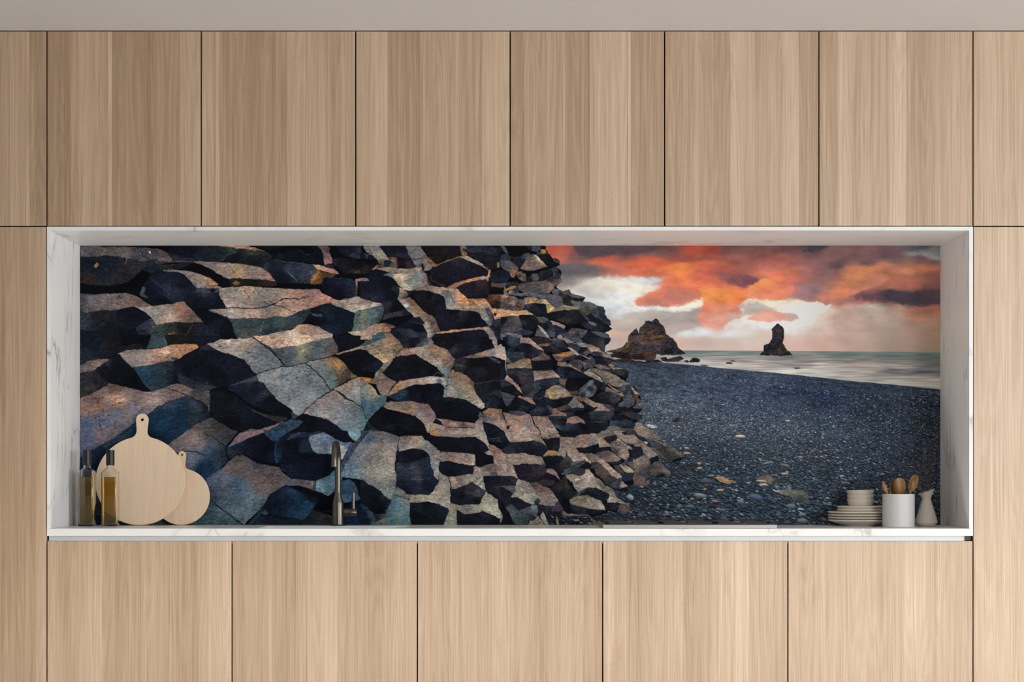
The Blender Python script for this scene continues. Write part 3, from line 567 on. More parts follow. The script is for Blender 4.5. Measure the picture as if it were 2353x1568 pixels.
F 0e0f16@160,110;1e1e2a@145,130;10121a@190,125;2a2a36@168,115;161824@200,135;1c1a22@140,140;0c0c12@180,135|125,118 143,107 160,109 190,111 198,114 205,125 213,132 214,134 205,137 180,141 150,144 133,146 128,135 124,122
F 8c7e6c@180,108;848074@205,115;7a7c78@210,125;5a6068@216,130|143,107 190,107 209,107 214,118 217,125 220,134 216,136 210,130 203,122 198,113 185,110 160,108
F 404a58@215,115;3c4654@219,122|209,107 214,105 218,112 222,122 221,130 217,125 213,116
F c08c60|216,100 220,107 225,113 222,116 218,110
F b07c54@160,145;a08064@200,140|133,146 150,144 180,141 205,138 214,137 210,140 190,143 165,146 140,148 125,148
F 161824@150,153;1c1e2c@190,148|125,149 150,148 170,145 190,143 208,142 213,150 215,153 205,154 190,158 118,158 122,151
F 7c7870|205,141 213,137 222,145 227,155 228,158 216,158 214,150
F 2a2c34|217,137 225,140 232,150 233,158 228,158 222,145
F 6e5444@88,100;7a5e48@98,112;8a6c50@85,105;98887a@70,97;c8c8c4@74,101;5a6a68@78,108;807868@88,119;6a4c40@80,92|62,93 75,90 82,88 90,95 97,103 105,111 112,117 105,120 97,121 90,121 85,115 75,107 67,99
F 0c0d14@55,105;30303a@45,98|35,98 50,95 62,93 67,99 75,108 60,112 40,114 38,108
F 38343c@60,117;1c2030@80,114|40,116 60,113 75,109 85,116 78,118 50,123 37,126
F 090a10|37,126 55,122 78,118 86,121 78,127 60,134 45,132
F 44585c@15,112;4a6060@25,118;6c7458@5,118;384c54@30,110;485858@10,130;34302e@33,124;3a4e54@22,128;70785a@2,135|0,109 10,106 25,103 35,99 38,107 37,117 34,126 25,132 10,139 0,144
F 94847c@12,99;b8a898@22,99;d0c0b0@3,107;8c7870@5,93;806c64@20,96|0,90 10,93 25,97 34,99 25,103 10,106 0,109
F 5c4844@115,125;6a5448@120,138;4e4438@128,143;8a8074@112,145;a89c8c@111,132;706458@105,122;504038@118,130|98,121 105,120 112,117 120,119 125,125 129,135 132,145 125,147 118,155 113,158 110,150 108,140 103,130
F 989080|102,132 108,131 112,145 117,150 112,158 110,146
F 0c101a@90,138;161c28@85,128;1c222e@95,125|85,122 98,121 104,128 107,132 103,133 106,140 110,146 95,146 80,142 65,141 50,142 62,136 78,128
C .5 50585c|80,128 92,131 105,132
F 5c4034|37,131 45,132 58,137 55,139 48,140
F 2a2a34@70,147;1a1c28@65,152;30384a@90,152;262a36@100,150|50,143 65,140 80,141 95,146 110,147 111,155 85,158 62,158 55,150
F 8c7264@15,148;96785c@30,138;8a5c48@42,140;a08870@8,153|0,144 10,140 25,133 37,132 45,138 50,142 48,147 35,146 20,152 17,158 0,158
F 30505c|18,158 20,152 35,147 45,146 40,153 38,158
F 7a5c3c|42,150 50,148 60,158 42,158
F 1a1c26|216,48 230,42 236,43 236,52 222,50
F 22242c|216,50 236,53 236,70 218,66
F 5a4038|220,64 236,66 236,72 218,70
F 0c0d12|217,71 236,73 236,84 222,83
F 3a241c@225,95;6a4428@225,87;2e2220@230,102|210,91 216,84 236,84 236,108 225,106 219,103 215,97
F b88058@230,112;c09070@228,121;e0a070@233,110|220,107 236,108 236,124 225,124 222,116
F 3a2820|224,115 228,115 227,119 223,118
F 2c3040|222,126 236,124 236,135 225,137 222,133
F 20242e|222,138 236,136 236,158 232,158 228,148
T 2 1
F 0e1218|0,2 8,4 0,8
F 806c58@30,15;8a7054@50,12;7a6454@62,12;70746a@20,18;a08458@15,20;b89c70@28,30;8c7c60@45,30;70604c@60,20;7e705c@45,22;607068@10,22;c0a078@38,38;7a5c40@66,14|0,13 8,12 18,8 30,3 40,-1 58,-1 65,5 70,14 70,18 64,21 59,28 58,32 52,36 44,41 38,43 33,38 22,30 12,24 11,21 0,19
F 384c58|2,12 8,4 18,1 40,-1 30,2 18,8 8,11
C .8 c8a880|15,13 28,22 40,30
F 10141e@15,35;0c1018@5,25;1a2232@25,45;141c2a@10,50|0,19 11,22 13,25 22,31 32,38 38,43 33,50 27,59 20,57 10,55 0,54
F 0c0a0c|0,55 15,56 25,60 22,67 12,66 0,64
F 6a6450@40,50;74746c@45,42;807868@28,62;504a3c@36,55|53,36 50,41 43,50 36,57 28,63 23,67 25,60 32,51 38,44 45,40
F a07038@14,69;8a5034@2,67;6c5440@20,73|0,65 15,67 23,68 28,76 18,75 10,72 0,71
F 60504c@38,70;6a5450@50,78;705c50@40,85;5e5448@30,78;6a6a58@38,93;6c5a50@32,68|22,68 30,62 36,58 42,64 52,70 59,74 52,80 48,88 45,95 38,96 33,92 28,82 25,75
F 6c7470@10,85;6a6c68@20,98;8a7c58@22,82;3c5c68@35,105;305468@20,115;40686f@10,125;4a7478@5,140;34566a@5,112;a08450@27,90;3a6068@28,112;50707a@4,150;74665a@3,75|0,71 10,73 18,80 25,87 28,95 38,97 43,96 42,105 36,113 25,125 12,136 8,147 2,158 0,158
C .9 0c1216|0,113 5,120 7,128 9,135
F 8a6c5c@75,22;96806c@90,20;8a8074@100,17;7a5c4c@120,14;8a6a58@118,25;808078@105,24;a08058@135,25;74605a@148,32;6a5a50@154,40;8c8070@120,38;5a7078@145,55;6c7c80@130,47;b0a090@128,40;50504c@152,48;7a5c48@140,38;607478@142,75;708890@141,90;8a6c50@138,32|59,29 62,24 70,18 80,16 95,14 100,13 108,12 113,9 122,10 132,15 145,20 152,30 158,34 156,45 150,52 148,60 145,66 145,85 142,95 138,99 138,92 139,82 131,76 133,70 138,65 142,63 130,52 125,46 115,40 100,31 92,26 80,28 65,31
C .8 b0a088|100,18 115,30 130,42 141,60
C .8 b89060|117,14 128,22 138,30
C 1 0c0c10|70,18 64,22 60,27 59,31
C .7 2a2420|152,33 147,39 142,42 141,48
F 14161e@70,40;0e0f16@90,52;161a24@105,58;10121a@60,60;1c1c22@65,35;0c0e14@120,58;181c28@60,68;12141c@110,45|38,58 45,50 53,38 60,31 75,29 92,27 97,31 108,38 120,45 127,48 130,54 138,63 127,64 110,65 95,68 78,71 63,73 55,69 45,63
C .4 343840|55,63 75,57 84,56 92,64
C .7 606a70|122,62 130,57 139,63
F 7a6448@55,88;9a7448@62,82;8c7464@80,75;9c8876@100,72;b0a090@125,69;506478@130,72;a89484@137,74;a08050@50,92;806a60@95,76|46,96 52,86 58,78 65,73 80,70 100,67 120,64 138,65 142,70 142,80 138,80 131,75 115,77 95,78 80,81 72,84 60,91 50,96
F 1a2c40@60,97;1c2c3e@70,92;0d1018@85,85;121a26@95,95;0a0c12@102,95;12161f@125,88;1a1e26@125,103;0c0e14@110,82;141c28@85,102|46,97 60,92 73,84 88,79 105,78 122,76 132,76 139,82 138,95 130,102 115,108 95,107 78,104 65,105 55,102
F 1c3044@62,96;24384c@70,90|47,97 60,91 72,84 78,91 75,96 66,105 55,101
F 1a1c24@90,5;2e2e34@75,13;242830@70,4;12141a@85,10;48545a@108,10;3a3e44@100,12|62,-1 113,-1 111,8 107,12 95,14 80,16 72,15 70,12
F 5a6468|112,8 114,2 118,1 122,7 120,10 116,8
F 1a1418@150,6;241a1c@140,14;12121c@130,4|120,-1 185,-1 170,5 155,12 147,18 135,15 125,10
F 1e1e26@175,12;242430@190,17;14141c@205,10;2a2c36@155,24;181a24@185,25;101018@215,5;1c1c28@165,30|147,20 160,9 175,4 195,-1 210,-1 218,2 222,8 224,16 215,19 200,24 180,30 167,33 160,31 150,25
C 1 0a0a10|172,20 169,27 167,32
F 7a7c78|220,-1 228,2 229,13 225,16 222,8
F 6c5c50@190,30;8a7464@210,25;8a7c74@230,20;a08c80@232,28;60606a@225,28|170,33 180,30 200,24 222,17 226,14 236,10 236,34 222,29 210,31 190,33
F 101016@190,40;2c2a2c@165,38;0c0c10@200,38;1e1c20@195,58;16161a@210,65;28282c@165,50;14141a@225,50;1c1a1e@180,62;181a22@225,40;101016@205,48|158,36 165,34 172,33 190,34 210,32 216,31 225,35 236,40 236,70 220,73 205,75 190,73 178,66 172,58 160,52 156,48
F 40403c|157,44 176,45 175,48 160,47
F 2c2a2e|156,52 174,47 175,52 170,56 165,58
F 242226@195,55;1e1c20@190,62|172,54 185,50 205,49 215,51 213,58 205,64 192,66 180,63
F 3a3c48|215,31 225,34 236,42 225,40
F 8a6040@155,55;7a6450@160,65;806450@175,67;7c7062@165,78;a09888@150,83;90785c@180,80;808078@150,90;748078@165,95;8c8074@185,98;9a9488@200,110;5a4a44@187,74;a08868@188,90;6c706c@155,75;60584a@150,60|150,55 155,52 158,57 168,58 178,63 185,70 190,74 189,85 193,93 198,99 205,107 208,112 206,116 202,118 190,110 178,104 172,102 160,100 140,98 144,93 146,85 146,70 148,62
C .5 a89878|165,75 180,85 190,93
F 12141c@140,105;0a0b12@150,113;0e121a@160,125;141822@185,120;1a2028@150,101;0c0e14@180,130;10121a@130,125;161820@172,106|115,110 130,103 138,98 150,99 160,101 172,102 180,106 195,115 203,119 202,127 197,135 191,142 180,141 165,139 145,136 127,133 122,122
C .6 2a2e36|126,120 150,116 165,108 171,102
F 1e2228@205,82;14161c@225,78;22262c@195,85|189,80 191,75 205,74 236,70 236,85 225,86 210,92 200,96 193,90
C .7 5a4c40|192,75 210,74 235,70
F 2c2a30@220,90;24242c@207,102|200,98 210,93 228,86 236,88 236,100 222,94 212,100 206,108
F 1a2230@220,108;262830@215,105;0e1018@232,112;222a38@225,112|207,112 212,102 225,95 232,100 236,105 236,116 215,118
C .7 606c78|209,116 217,105
F 94684c@215,121;a07858@222,125;6c625c@220,135;807068@230,130;7a6660@215,140;5c545c@207,133;8c6c54@228,122;847468@230,146|205,124 213,117 225,118 236,120 236,153 228,147 217,143 205,141 208,135 209,131
F 4c4c54|200,125 205,128 209,132 207,136 203,139 200,135 197,130
F 6c5048@150,141;644c48@170,145;806c60@195,140;846c60@160,152;90785c@120,152;7c6862@135,150;8a7468@180,153;90807a@200,150;a08c7c@165,155|126,134 145,137 165,140 180,142 191,143 197,136 201,132 204,138 205,145 208,150 208,158 116,158 118,148 121,142 130,145 137,146 135,139
C 1 14141a|137,146 150,149 170,150 188,149
F 12161e|123,139 127,135 133,139 137,146 130,143 122,141
F 181c28|204,141 217,143 228,147 236,154 236,158 208,158 207,149
F 7c6c60@55,110;8a7c6a@55,116;806c5c@75,112;6c5450@100,112;685454@112,120;8c7464@80,120;747070@95,125;6a5854@115,132;807874@105,138;8a7c6c@112,148;907458@85,116|38,114 42,108 52,106 65,107 80,105 95,108 108,110 113,110 118,117 123,125 125,134 121,140 116,150 114,158 111,158 108,148 102,138 92,130 80,127 65,123 50,120
F 0a0c12@50,130;12141c@30,140;14181f@80,145;0c1016@60,150;1a2026@50,152;101218@95,145|36,115 48,120 65,124 80,128 90,130 100,138 107,147 110,158 45,158 32,152 18,146 14,140 18,132 28,122
C .5 30363c|35,151 50,148 68,143
F 24242a|12,139 18,147 18,150 13,158 3,158 8,147
F 302c30|18,149 30,153 38,158 12,158
T 2 2
F 3c5064@15,12;5a5654@35,8;706864@25,28;6a6664@10,40;8a8074@45,40;7c7c74@35,60;84806f@45,75;6c7874@40,95;807868@20,55;747470@10,65;4c6678@-15,60;5c6870@-5,45;4e5256@55,12;807670@50,25;5a6c70@57,90;6e6c68@15,75;647880@0,70|0,17 5,10 13,-1 42,-1 55,4 65,8 63,20 61,35 59,45 56,55 57,64 61,70 61,82 57,97 54,105 51,114 40,108 35,101 25,93 10,87 7,83 0,79 -31,75 -32,70 -25,55 -10,32
C 1.3 0a0c10|65,8 63,20 61,32 60,42 58,55 57,64
F 2a3848|0,-1 12,-1 0,15
C 1 0a0c14|13,0 6,6 1,14
F 0c0e14|40,-1 110,-1 111,5 104,7 85,6 66,8 55,4
F 64605c@75,15;80705f@92,20;6c6c6a@80,25;90806c@97,12;a08c74@85,27|66,8 85,7 103,7 105,12 102,16 100,28 95,29 86,28 75,31 64,33 63,22
F 6c706c@110,25;7a726c@122,35;80706a@128,42;6a7674@120,50;687470@125,60;7a7c70@125,72;707874@110,20|104,12 112,14 120,22 132,32 133,40 132,48 131,65 129,80 124,75 121,66 117,57 116,42 108,32 100,28 102,18
C .6 303430|118,42 125,44 131,49
C .8 0c0e12|134,32 133,45 131,62
F 12141c@80,40;1a1e28@95,33;0e1016@100,42;181c28@70,45|62,50 62,34 75,31 86,28 95,29 103,30 110,35 116,41 108,43 95,48 80,51
F 20242f@75,56;343844@90,62;2a3040@80,70;343844@95,78;1e283c@110,72;141c2c@110,88;1c2230@75,88;101620@75,96;222838@105,55;242830@95,95;283042@70,62;1a2238@90,88|60,52 75,52 90,50 105,45 115,42 117,57 120,65 124,77 130,85 125,92 120,100 116,105 100,105 82,105 72,99 65,93 60,91 61,75 58,65
C .6 50545c|80,62 95,59 105,57
C .9 5a5450|84,80 95,79 105,79
C .5 3c424c|65,70 85,72 110,70
F 6a6260@140,78;7c7468@140,90;868070@130,105;8a8474@115,112;807a60@92,110;7c766c@140,115;80705e@138,105;72746a@95,116;6c6864@145,100|132,68 140,72 148,77 149,90 150,105 151,113 149,130 140,126 128,121 115,118 100,119 82,119 83,106 100,106 116,106 122,98 127,90 131,84
F 141a22@95,127;0c1016@100,145;121620@120,135;1a222c@140,132;08090e@95,140;18222c@100,130;10141c@125,150;0c0e12@110,125|81,119 100,119 113,117 125,120 140,126 148,130 146,137 143,145 138,155 130,158 85,158 82,145 80,133
F 48606a@65,125;3c5864@55,120;4a6468@65,140;3c5a60@75,150;34505c@48,140;54686a@75,120;40605c@55,152|54,106 70,107 82,115 81,130 82,145 84,158 40,158 42,145 45,130 49,118
F 5a5450@62,100;60564e@75,107;506068@65,106|58,96 62,93 68,97 76,104 83,106 82,114 70,108 54,105
C .9 10161a|54,106 70,108 75,112 82,114
F 0c101a@25,115;101420@10,95;1e2634@40,108;080a10@30,128;142030@45,120;182430@3,85|0,79 7,83 9,87 20,92 33,101 40,108 50,114 49,119 43,128 40,137 28,135 20,133 10,125 0,120
F 142034@5,135;2c3c48@15,135;344850@22,150;101828@8,150|0,120 4,121 12,128 20,136 24,145 25,154 20,156 0,158
C .5 4a6068|3,123 12,138 22,153
F 2c3230@30,140;5a6450@35,148;3c4a48@33,153;202628@27,142|24,138 40,137 44,130 41,145 40,158 25,158
F 121620@125,12;141822@150,15;161a26@180,20;12141c@140,25;10121a@160,30;1c1c26@200,22;1c1e28@212,30;0c0e14@195,30;0e1016@120,18|106,12 112,6 117,6 125,7 140,7 160,9 190,7 200,12 210,19 214,26 215,31 206,35 198,40 185,38 165,35 145,33 135,32 122,22 112,14
F 98744a@120,2;8a7868@140,3;8c8078@165,5;a09484@195,5;9a9488@205,8;948c80@212,17|116,2 118,-1 209,-1 212,10 215,22 216,29 210,20 200,12 190,7 160,9 140,7 125,6 117,5
F 70605c@145,38;84685c@150,43;8a7468@175,45;9c8c7c@187,50;8c7c74@165,50;686864@138,47|134,33 150,34 170,36 190,38 192,45 193,55 190,57 175,55 160,51 145,49 132,50 133,40
F 12151d@150,58;1a1c24@165,65;1c1c26@180,62;0c0e14@155,72;161a22@138,57|132,51 145,49 160,52 178,56 191,57 191,65 188,72 178,71 165,73 150,76 145,74 135,69 131,64
F 605850@165,80;8c7a64@158,82;70686a@155,92;806c60@195,64;7c7868@192,78;84807a@200,88;706c60@185,78;787870@202,75;605448@175,75|149,76 165,74 182,71 189,72 190,60 193,58 200,60 203,70 205,75 206,85 208,95 209,98 200,94 192,88 187,85 175,90 165,94 151,95 150,85
C 1 0c0e12|148,78 150,90 151,115
F 141a24@160,102;2e3038@180,100;282830@190,95;0e1018@170,108;181c24@175,115;3a3a40@195,103;101218@195,115;20242c@160,97|150,97 162,95 175,90 187,85 192,89 200,94 208,99 207,105 203,112 201,122 190,121 165,123 152,119 151,108
F 606458@175,128;7c7868@190,130;84806f@210,110;80786c@220,118;7c7c68@205,125;8a8a70@225,135;6c6c66@180,135|152,121 160,122 165,124 185,122 200,122 205,110 210,99 220,107 229,114 231,130 236,135 236,146 220,138 210,135 203,135 190,137 175,139 168,135 162,130 160,125
F 6a6658@153,130;6c6c5c@155,145;606c60@145,150|149,127 152,120 158,122 161,130 162,145 161,158 138,158 142,148 147,137
F 12161c@175,142;1a1e26@190,140;161a22@200,150;101218@180,153;20242a@215,143;0e1014@220,152|161,131 168,136 175,139 190,137 205,134 215,138 228,144 236,147 236,158 162,158
F 12141c@205,45;0c0d14@210,52|191,40 198,40 206,36 213,37 222,42 224,52 215,55 200,58 193,56
F 8a8480|208,35 216,31 222,40 213,38
F 5c5450@215,62;807064@210,68;485458@220,70;6a5c54@222,58|201,60 210,56 224,53 228,57 227,68 226,73 215,74 205,74
F 6c4c44@225,30;7a6458@228,40;8a7060@230,55;94847a@231,68|214,22 220,21 236,30 236,74 228,73 228,58 224,50 222,40 217,30
F 141822@220,5;22242e@222,14;2a2c38@230,15|209,-1 236,-1 236,18 220,17 213,12
C .6 50586a|213,14 222,11 233,10
F 0a0a10|213,17 236,19 236,29 222,22
F 1c1c26@220,80;14141c@210,84|206,76 215,74 236,74 236,88 220,88 210,91 206,84
F 241e24@220,97;322a30@230,95;1a1a20@220,105|209,92 220,88 236,88 236,114 225,110 213,102 209,98
F 141820|230,114 236,116 236,135 231,128
T 3 0
F 4a5058|0,2 5,2 12,10 13,18 5,10
F 0c0d10|8,-1 50,-1 50,9 40,14 28,18 15,21 12,15 10,6
F 23262c|38,-1 52,-1 50,9 45,6
F 343a42|52,-1 68,-1 67,6 62,12 52,10
F 9a6a20|68,8 73,7 76,10 74,14 66,14
F 10141c|68,2 75,4 74,7 68,7
F 2c3440|74,8 78,12 79,16 74,15 76,11
F 303842|62,12 74,16 72,18 60,16
F 2c3040|0,16 8,16 16,20 16,25 5,26 0,26
F 3a4048@44,18;24282e@30,22|16,21 30,20 42,14 47,14 48,20 42,24 28,24
F 4a4e5a@8,32;504a4c@20,36;5a4c48@26,40;384050@3,38|0,27 5,26 12,25 22,32 29,38 28,43 20,42 5,39 1,36
F 22242c|17,25 30,24 40,26 36,32 30,37 24,32
F 544c48@50,28;645850@60,34;6c5c50@45,38;9a8c70@68,27;4a4646@50,20;584e4a@60,40|48,16 55,16 62,20 70,27 79,35 70,38 55,43 45,43 33,40 38,33 41,27
F a89878|55,16 62,20 72,28 79,35 72,32 62,24
F 14171c@80,25;101216@85,33;1c2026@68,20|60,17 74,16 82,17 86,23 88,28 98,33 88,38 78,42 68,42 79,36 70,27
F 3c3438|87,23 92,22 97,25 98,29 95,30 90,28
F 343c40@90,41;1c2026@96,44|82,42 92,37 98,41 101,47 99,50 92,46 88,43
F 283038@92,50;384048@88,47|86,44 92,46 100,50 97,57 88,54 83,50
F 1a1c24@75,50;30343c@70,45;22262c@64,52|60,50 68,45 80,42 87,46 87,52 80,57 70,59 63,58
F 4a484a@57,55;22242c@50,60|44,58 52,50 60,49 63,55 62,62 52,63 42,62
F 5c504c@35,54;3c3a3e@28,50;48444a@40,58|25,50 33,47 40,48 43,54 41,61 35,61 30,56
F 6a5450@15,43;a07840@23,46|4,40 20,41 26,44 25,48 18,48 14,45
F 6c5438|25,46 35,45 34,48 28,49
F 1c2030|0,43 12,45 15,48 16,53 5,55 0,54
F 8a705c|16,48 24,50 22,55 18,54
F 22283a|0,55 15,54 10,62 0,64
F 2c2c30@85,58;484c4c@95,59;6a5c40@100,60;5a463c@90,67|75,60 85,54 92,58 98,57 102,59 102,62 95,65 93,68 90,69 83,63
F 4c4848@55,68;403c42@45,72;564e4c@78,64;605450@70,72;3c3c44@65,76;4a3e3c@35,72;8a6c54@84,66|28,69 35,65 45,63 60,62 75,60 83,64 90,70 86,75 78,82 65,80 55,79 38,79 30,75
F 484c58|39,80 55,80 65,82 76,84 75,89 66,91 55,88 40,85
F 504850|0,66 7,65 7,70 0,72
F 2c2c30|7,64 25,62 30,65 26,69 12,70
F 2c3440@25,76;6c7078@15,80|15,76 25,70 30,77 30,81 12,82
F a07428|9,74 18,69 25,69 23,72 15,74 8,77
F 6c6460|6,70 9,75 11,82 5,82
F 5a3c30@10,88;4c403c@10,96;70503c@26,92;3c3438@15,105;a07c64@8,85;70747c@20,97;5a382c@30,102|0,85 10,83 20,86 25,88 32,98 34,111 20,111 0,108
C .7 a0a0a4|8,96 14,98 20,98 24,95
F 50545a|15,82 38,81 38,86 25,85
F 0e1016|26,86 38,87 38,91 28,90
F 504c50|28,92 39,91 41,100 35,111 34,100
F 7c644c@45,94;6c6058@65,95;a8804c@50,98;b09868@75,99;906c4c@60,92|39,89 55,88 65,92 75,91 82,98 88,103 80,102 72,98 55,98 42,100
F 262832@60,108;101014@65,101;34323c@45,102;1c1c26@60,115|41,101 55,98 70,99 78,102 77,110 76,115 65,118 55,116 48,109 40,107
F 7a7250@82,106;c8a848@86,108|76,100 82,100 88,105 92,107 78,115
F 4c4c54@90,92;5a5654@98,89;50505a@97,100;404450@82,92|75,87 80,83 95,85 103,87 104,95 104,101 97,106 90,104 82,97
F 302c34@100,82;4c5460@95,77|86,79 88,74 97,75 112,83 108,90 104,88 95,84 88,83
F 50403c|103,78 114,76 118,82 112,82
F 50585a@125,85;484c50@110,81|97,76 105,79 120,82 130,85 141,89 130,91 118,89 110,84
F 2c2628@110,93;1e1e24@130,93|104,90 112,85 119,88 131,91 141,89 134,95 128,95 117,92 115,97 105,98
F 3a2e28|105,99 116,93 121,98 121,102
F 50545a@135,103;62646a@128,100;4a4e54@140,108|117,93 130,95 141,102 143,110 137,116 131,110 122,102
F 50585c|133,95 150,97 163,103 158,108 152,107 143,104
F 4a4038|143,104 152,107 151,113 145,118 140,117 143,110
F 3c424c@160,115;30363e@165,122|152,108 160,106 163,110 165,118 171,124 176,133 170,128 160,122 153,117 150,112
F 2c3440|161,104 172,104 172,108 175,111 173,117 167,116 163,109
F 28323e|166,116 173,118 183,127 184,133 181,136 176,131 170,124
F 1c1e28@155,125;24242e@165,138;2c2e38@150,134;1a1c26@175,141|143,120 150,116 158,122 170,130 186,141 178,145 170,146 155,143 140,138 135,131 145,130
F 5c6070|147,129 155,131 161,134 158,136 150,133
F 8a8268@110,104;7c745c@95,108;94886c@125,105|92,107 104,101 115,103 130,104 131,108 120,109 105,110 90,111 80,114 85,110
F 1e1c22@100,118;28262c@120,115;3a2c28@100,125;18181e@85,118;1c1e28@135,122;302828@115,130|70,119 80,114 95,111 110,110 125,109 132,111 140,118 145,127 140,128 130,130 120,133 110,132 95,127 80,122
F 3c4048|130,108 135,112 143,120 148,128 143,125 135,116
F c08c60@10,111;b08860@30,114;a08468@45,114;d0a878@20,119|0,108 20,111 43,110 50,114 60,121 50,117 40,117 30,119 20,119 5,121 0,122
F 403e42@15,125;30323c@10,132;4a4644@25,124;1a1c24@3,126|0,122 5,121 20,119 30,120 33,128 34,135 20,136 5,140 0,139
F 12141a@45,121;24242c@60,123|30,119 42,117 55,118 62,122 68,128 60,126 45,124 35,126
F 1e1c22@50,132;2c2a2e@40,130|33,128 45,125 60,126 66,130 60,138 50,143 40,139
F 3a3a44|0,140 20,136 34,136 37,142 30,145 15,148 0,150
F 2c303c|25,148 40,141 54,147 52,150 40,151
F 505258@72,124;2c3038@78,130|60,121 70,121 80,125 85,130 75,132 65,130
F 282e3c@82,136;3c4454@85,148;141a28@75,138|65,134 85,129 92,137 93,142 90,155 82,153 75,145
F 8a8c8c|62,135 65,136 73,143 80,153 82,158 76,155 68,145
F 50484a|58,153 62,140 70,147 75,154
F 9a8070|84,128 95,131 108,136 106,141 98,137 88,134
F 24283a|90,134 105,141 112,146 100,150 92,148
F 4a464e|113,145 120,140 132,141 145,143 140,152 133,156 132,147
F 2a2c38@125,150;5a4c4c@120,145|110,148 118,144 130,146 133,152 132,158 120,155
F 1c1e28|140,153 146,144 155,145 162,150 168,158 138,158
F 4c545c|150,145 170,147 178,150 182,158 170,155 160,150
F 8a7868@15,150;26304a@15,155|0,150 20,148 35,152 36,158 0,158
F 8a7464|95,153 100,150 107,158 97,158
F 30384a|102,148 115,150 122,158 108,158
T 3 1
F 2c3444@20,7;14161e@8,6|3,-1 34,-1 32,8 28,14 16,14 8,8
F 7a6460@45,5;94806f@62,15|33,-1 46,-1 58,8 70,19 71,22 60,17 50,11 40,8 33,9
F 161822@45,15;2c2c38@60,23;1c1e28@35,13;262a34@55,28|26,14 35,8 45,9 60,17 70,22 65,29 55,32 45,31 35,25
F 1c2836|8,24 13,16 25,14 23,20 15,24
F 2c3442@22,28;242c38@20,35|8,25 18,22 28,23 32,30 33,36 28,38 20,42 10,38
F 2c3444|30,23 39,25 41,32 35,35 32,30
F 46505c|10,33 20,41 15,42 8,38
F 94867c@4,22;a08c7c@7,35;7a7068@8,50|0,12 6,15 8,25 9,40 9,52 10,60 7,48 6,37 0,34
F 12141c|0,35 7,38 7,48 0,48
F 182030|0,49 7,49 9,58 6,66 0,69
F 8a6440@35,38;8c7458@25,43;94846c@40,44;8a7458@45,38;808074@30,48;70583c@44,48|11,44 20,42 33,36 42,34 48,34 50,42 54,50 40,50 25,50 10,51
F 2a2c34@20,57;34323a@40,60;3c3034@35,68;24242c@30,53;302c34@48,66;202028@25,68|10,51 25,50 40,51 53,51 55,60 55,70 48,73 40,77 33,76 22,68 12,61
F 5a5050@72,30;3c3840@75,36;705c54@60,35|65,30 70,23 75,27 82,30 84,36 72,38 60,38 50,37 52,34
F 14161e@70,42;1c1e28@70,50|50,38 60,38 72,38 84,37 86,45 87,54 75,54 55,54 53,48
F 8a7064@70,60;94847a@85,62;947c70@62,67;806a5c@75,56;a09484@95,65|55,55 75,55 87,54 95,61 99,67 85,66 70,68 56,71
F 242c38@75,74;2c343e@90,69;1c2028@72,83;303640@60,73|47,75 60,70 75,68 90,66 99,67 96,74 88,79 75,85 68,86 65,80
F 30303a@50,82;383c48@58,78;24262f@42,92;3a383e@48,97;2c3440@62,86|34,80 45,76 58,74 65,79 66,85 60,90 52,100 45,101 38,95 34,88
F 1c2430|52,100 60,91 73,88 75,95 70,100
F 8a7064|6,69 10,62 18,68 25,75 21,77 12,71
F 242c3c|0,70 6,69 20,78 10,82 0,83
F 14161e@15,86;2a2428@28,90|0,84 12,81 22,78 30,86 34,92 33,95 25,94 12,91
F a08870|22,77 28,76 34,87 35,90 28,85
F 404450@12,100;38404c@10,108|0,90 10,92 25,97 18,106 10,114 5,105
F 8a6c5c|28,98 32,96 42,99 52,101 57,110 56,112 48,107 38,103
F 12141c@20,115;1c1e26@45,110;26262c@40,117;0e0f16@10,120|10,115 18,107 27,98 38,103 48,108 57,113 50,118 35,122 20,123 8,122 0,118
F 181c28|53,101 70,100 75,110 60,115 57,108
C .6 7a5c48|54,101 70,100
F 8a7050@85,86;807466@95,84;94805c@88,94;6c6468@100,85;8a7860@105,95;a88450@83,96;70686a@78,98;847460@115,95;9a8868@97,92|74,97 76,88 85,81 92,78 100,80 108,86 117,93 122,98 110,100 95,102 85,102 75,100 72,97
F 12161e@90,107;1e222a@110,105;0c0e14@100,112;242a34@78,103|72,98 85,103 95,102 112,99 122,98 118,106 112,112 95,116 85,116 77,112
F 706860@125,108;8a8078@135,114;6a6460@120,113|120,102 123,98 130,105 138,112 142,116 133,117 125,116 118,117 114,110
F 4a3c34@105,117;3a302c@112,118|94,117 112,111 119,117 112,121 100,122
F 202630@125,119;161a20@110,124|100,122 112,121 125,116 142,117 138,120 128,120 115,126
F 2c303a@65,120;1c202a@70,126;24282f@80,124|48,123 60,115 77,113 83,120 87,127 78,130 62,130 52,127
F 44404a|77,112 86,116 88,127 85,126
F 6c5048@92,122;806458@105,128;705c54@85,130|86,118 92,117 98,123 110,127 115,131 105,130 92,131 80,130 87,128
F 262e38|80,131 95,131 115,132 110,136 95,137 85,135
F 242c38|108,124 120,123 123,126 115,134 110,128
F 806458@4,140;8a6e5e@3,148;6a544e@2,130|0,122 3,125 5,135 8,140 9,148 9,158 0,152
F 7c6454@20,132;84685a@35,140;8a705c@20,145;60646a@47,148;947c68@40,153;7a5e54@45,132;8c705c@28,150;806a60@55,152|3,124 15,126 30,130 42,126 48,128 52,133 54,142 60,150 66,158 10,158 9,150 9,140 5,133
F 3c3a42|13,122 30,122 43,124 42,127 30,129 18,127
C 1.2 0c0d12|3,124 5,134 9,141 10,150
F 141c28|9,149 14,146 14,151 10,152
F 806a5c@65,137;7c6660@75,145;8c7868@70,153;6c5a54@80,140;948274@85,153|52,130 65,131 78,131 82,138 88,145 95,158 66,158 58,146 54,138
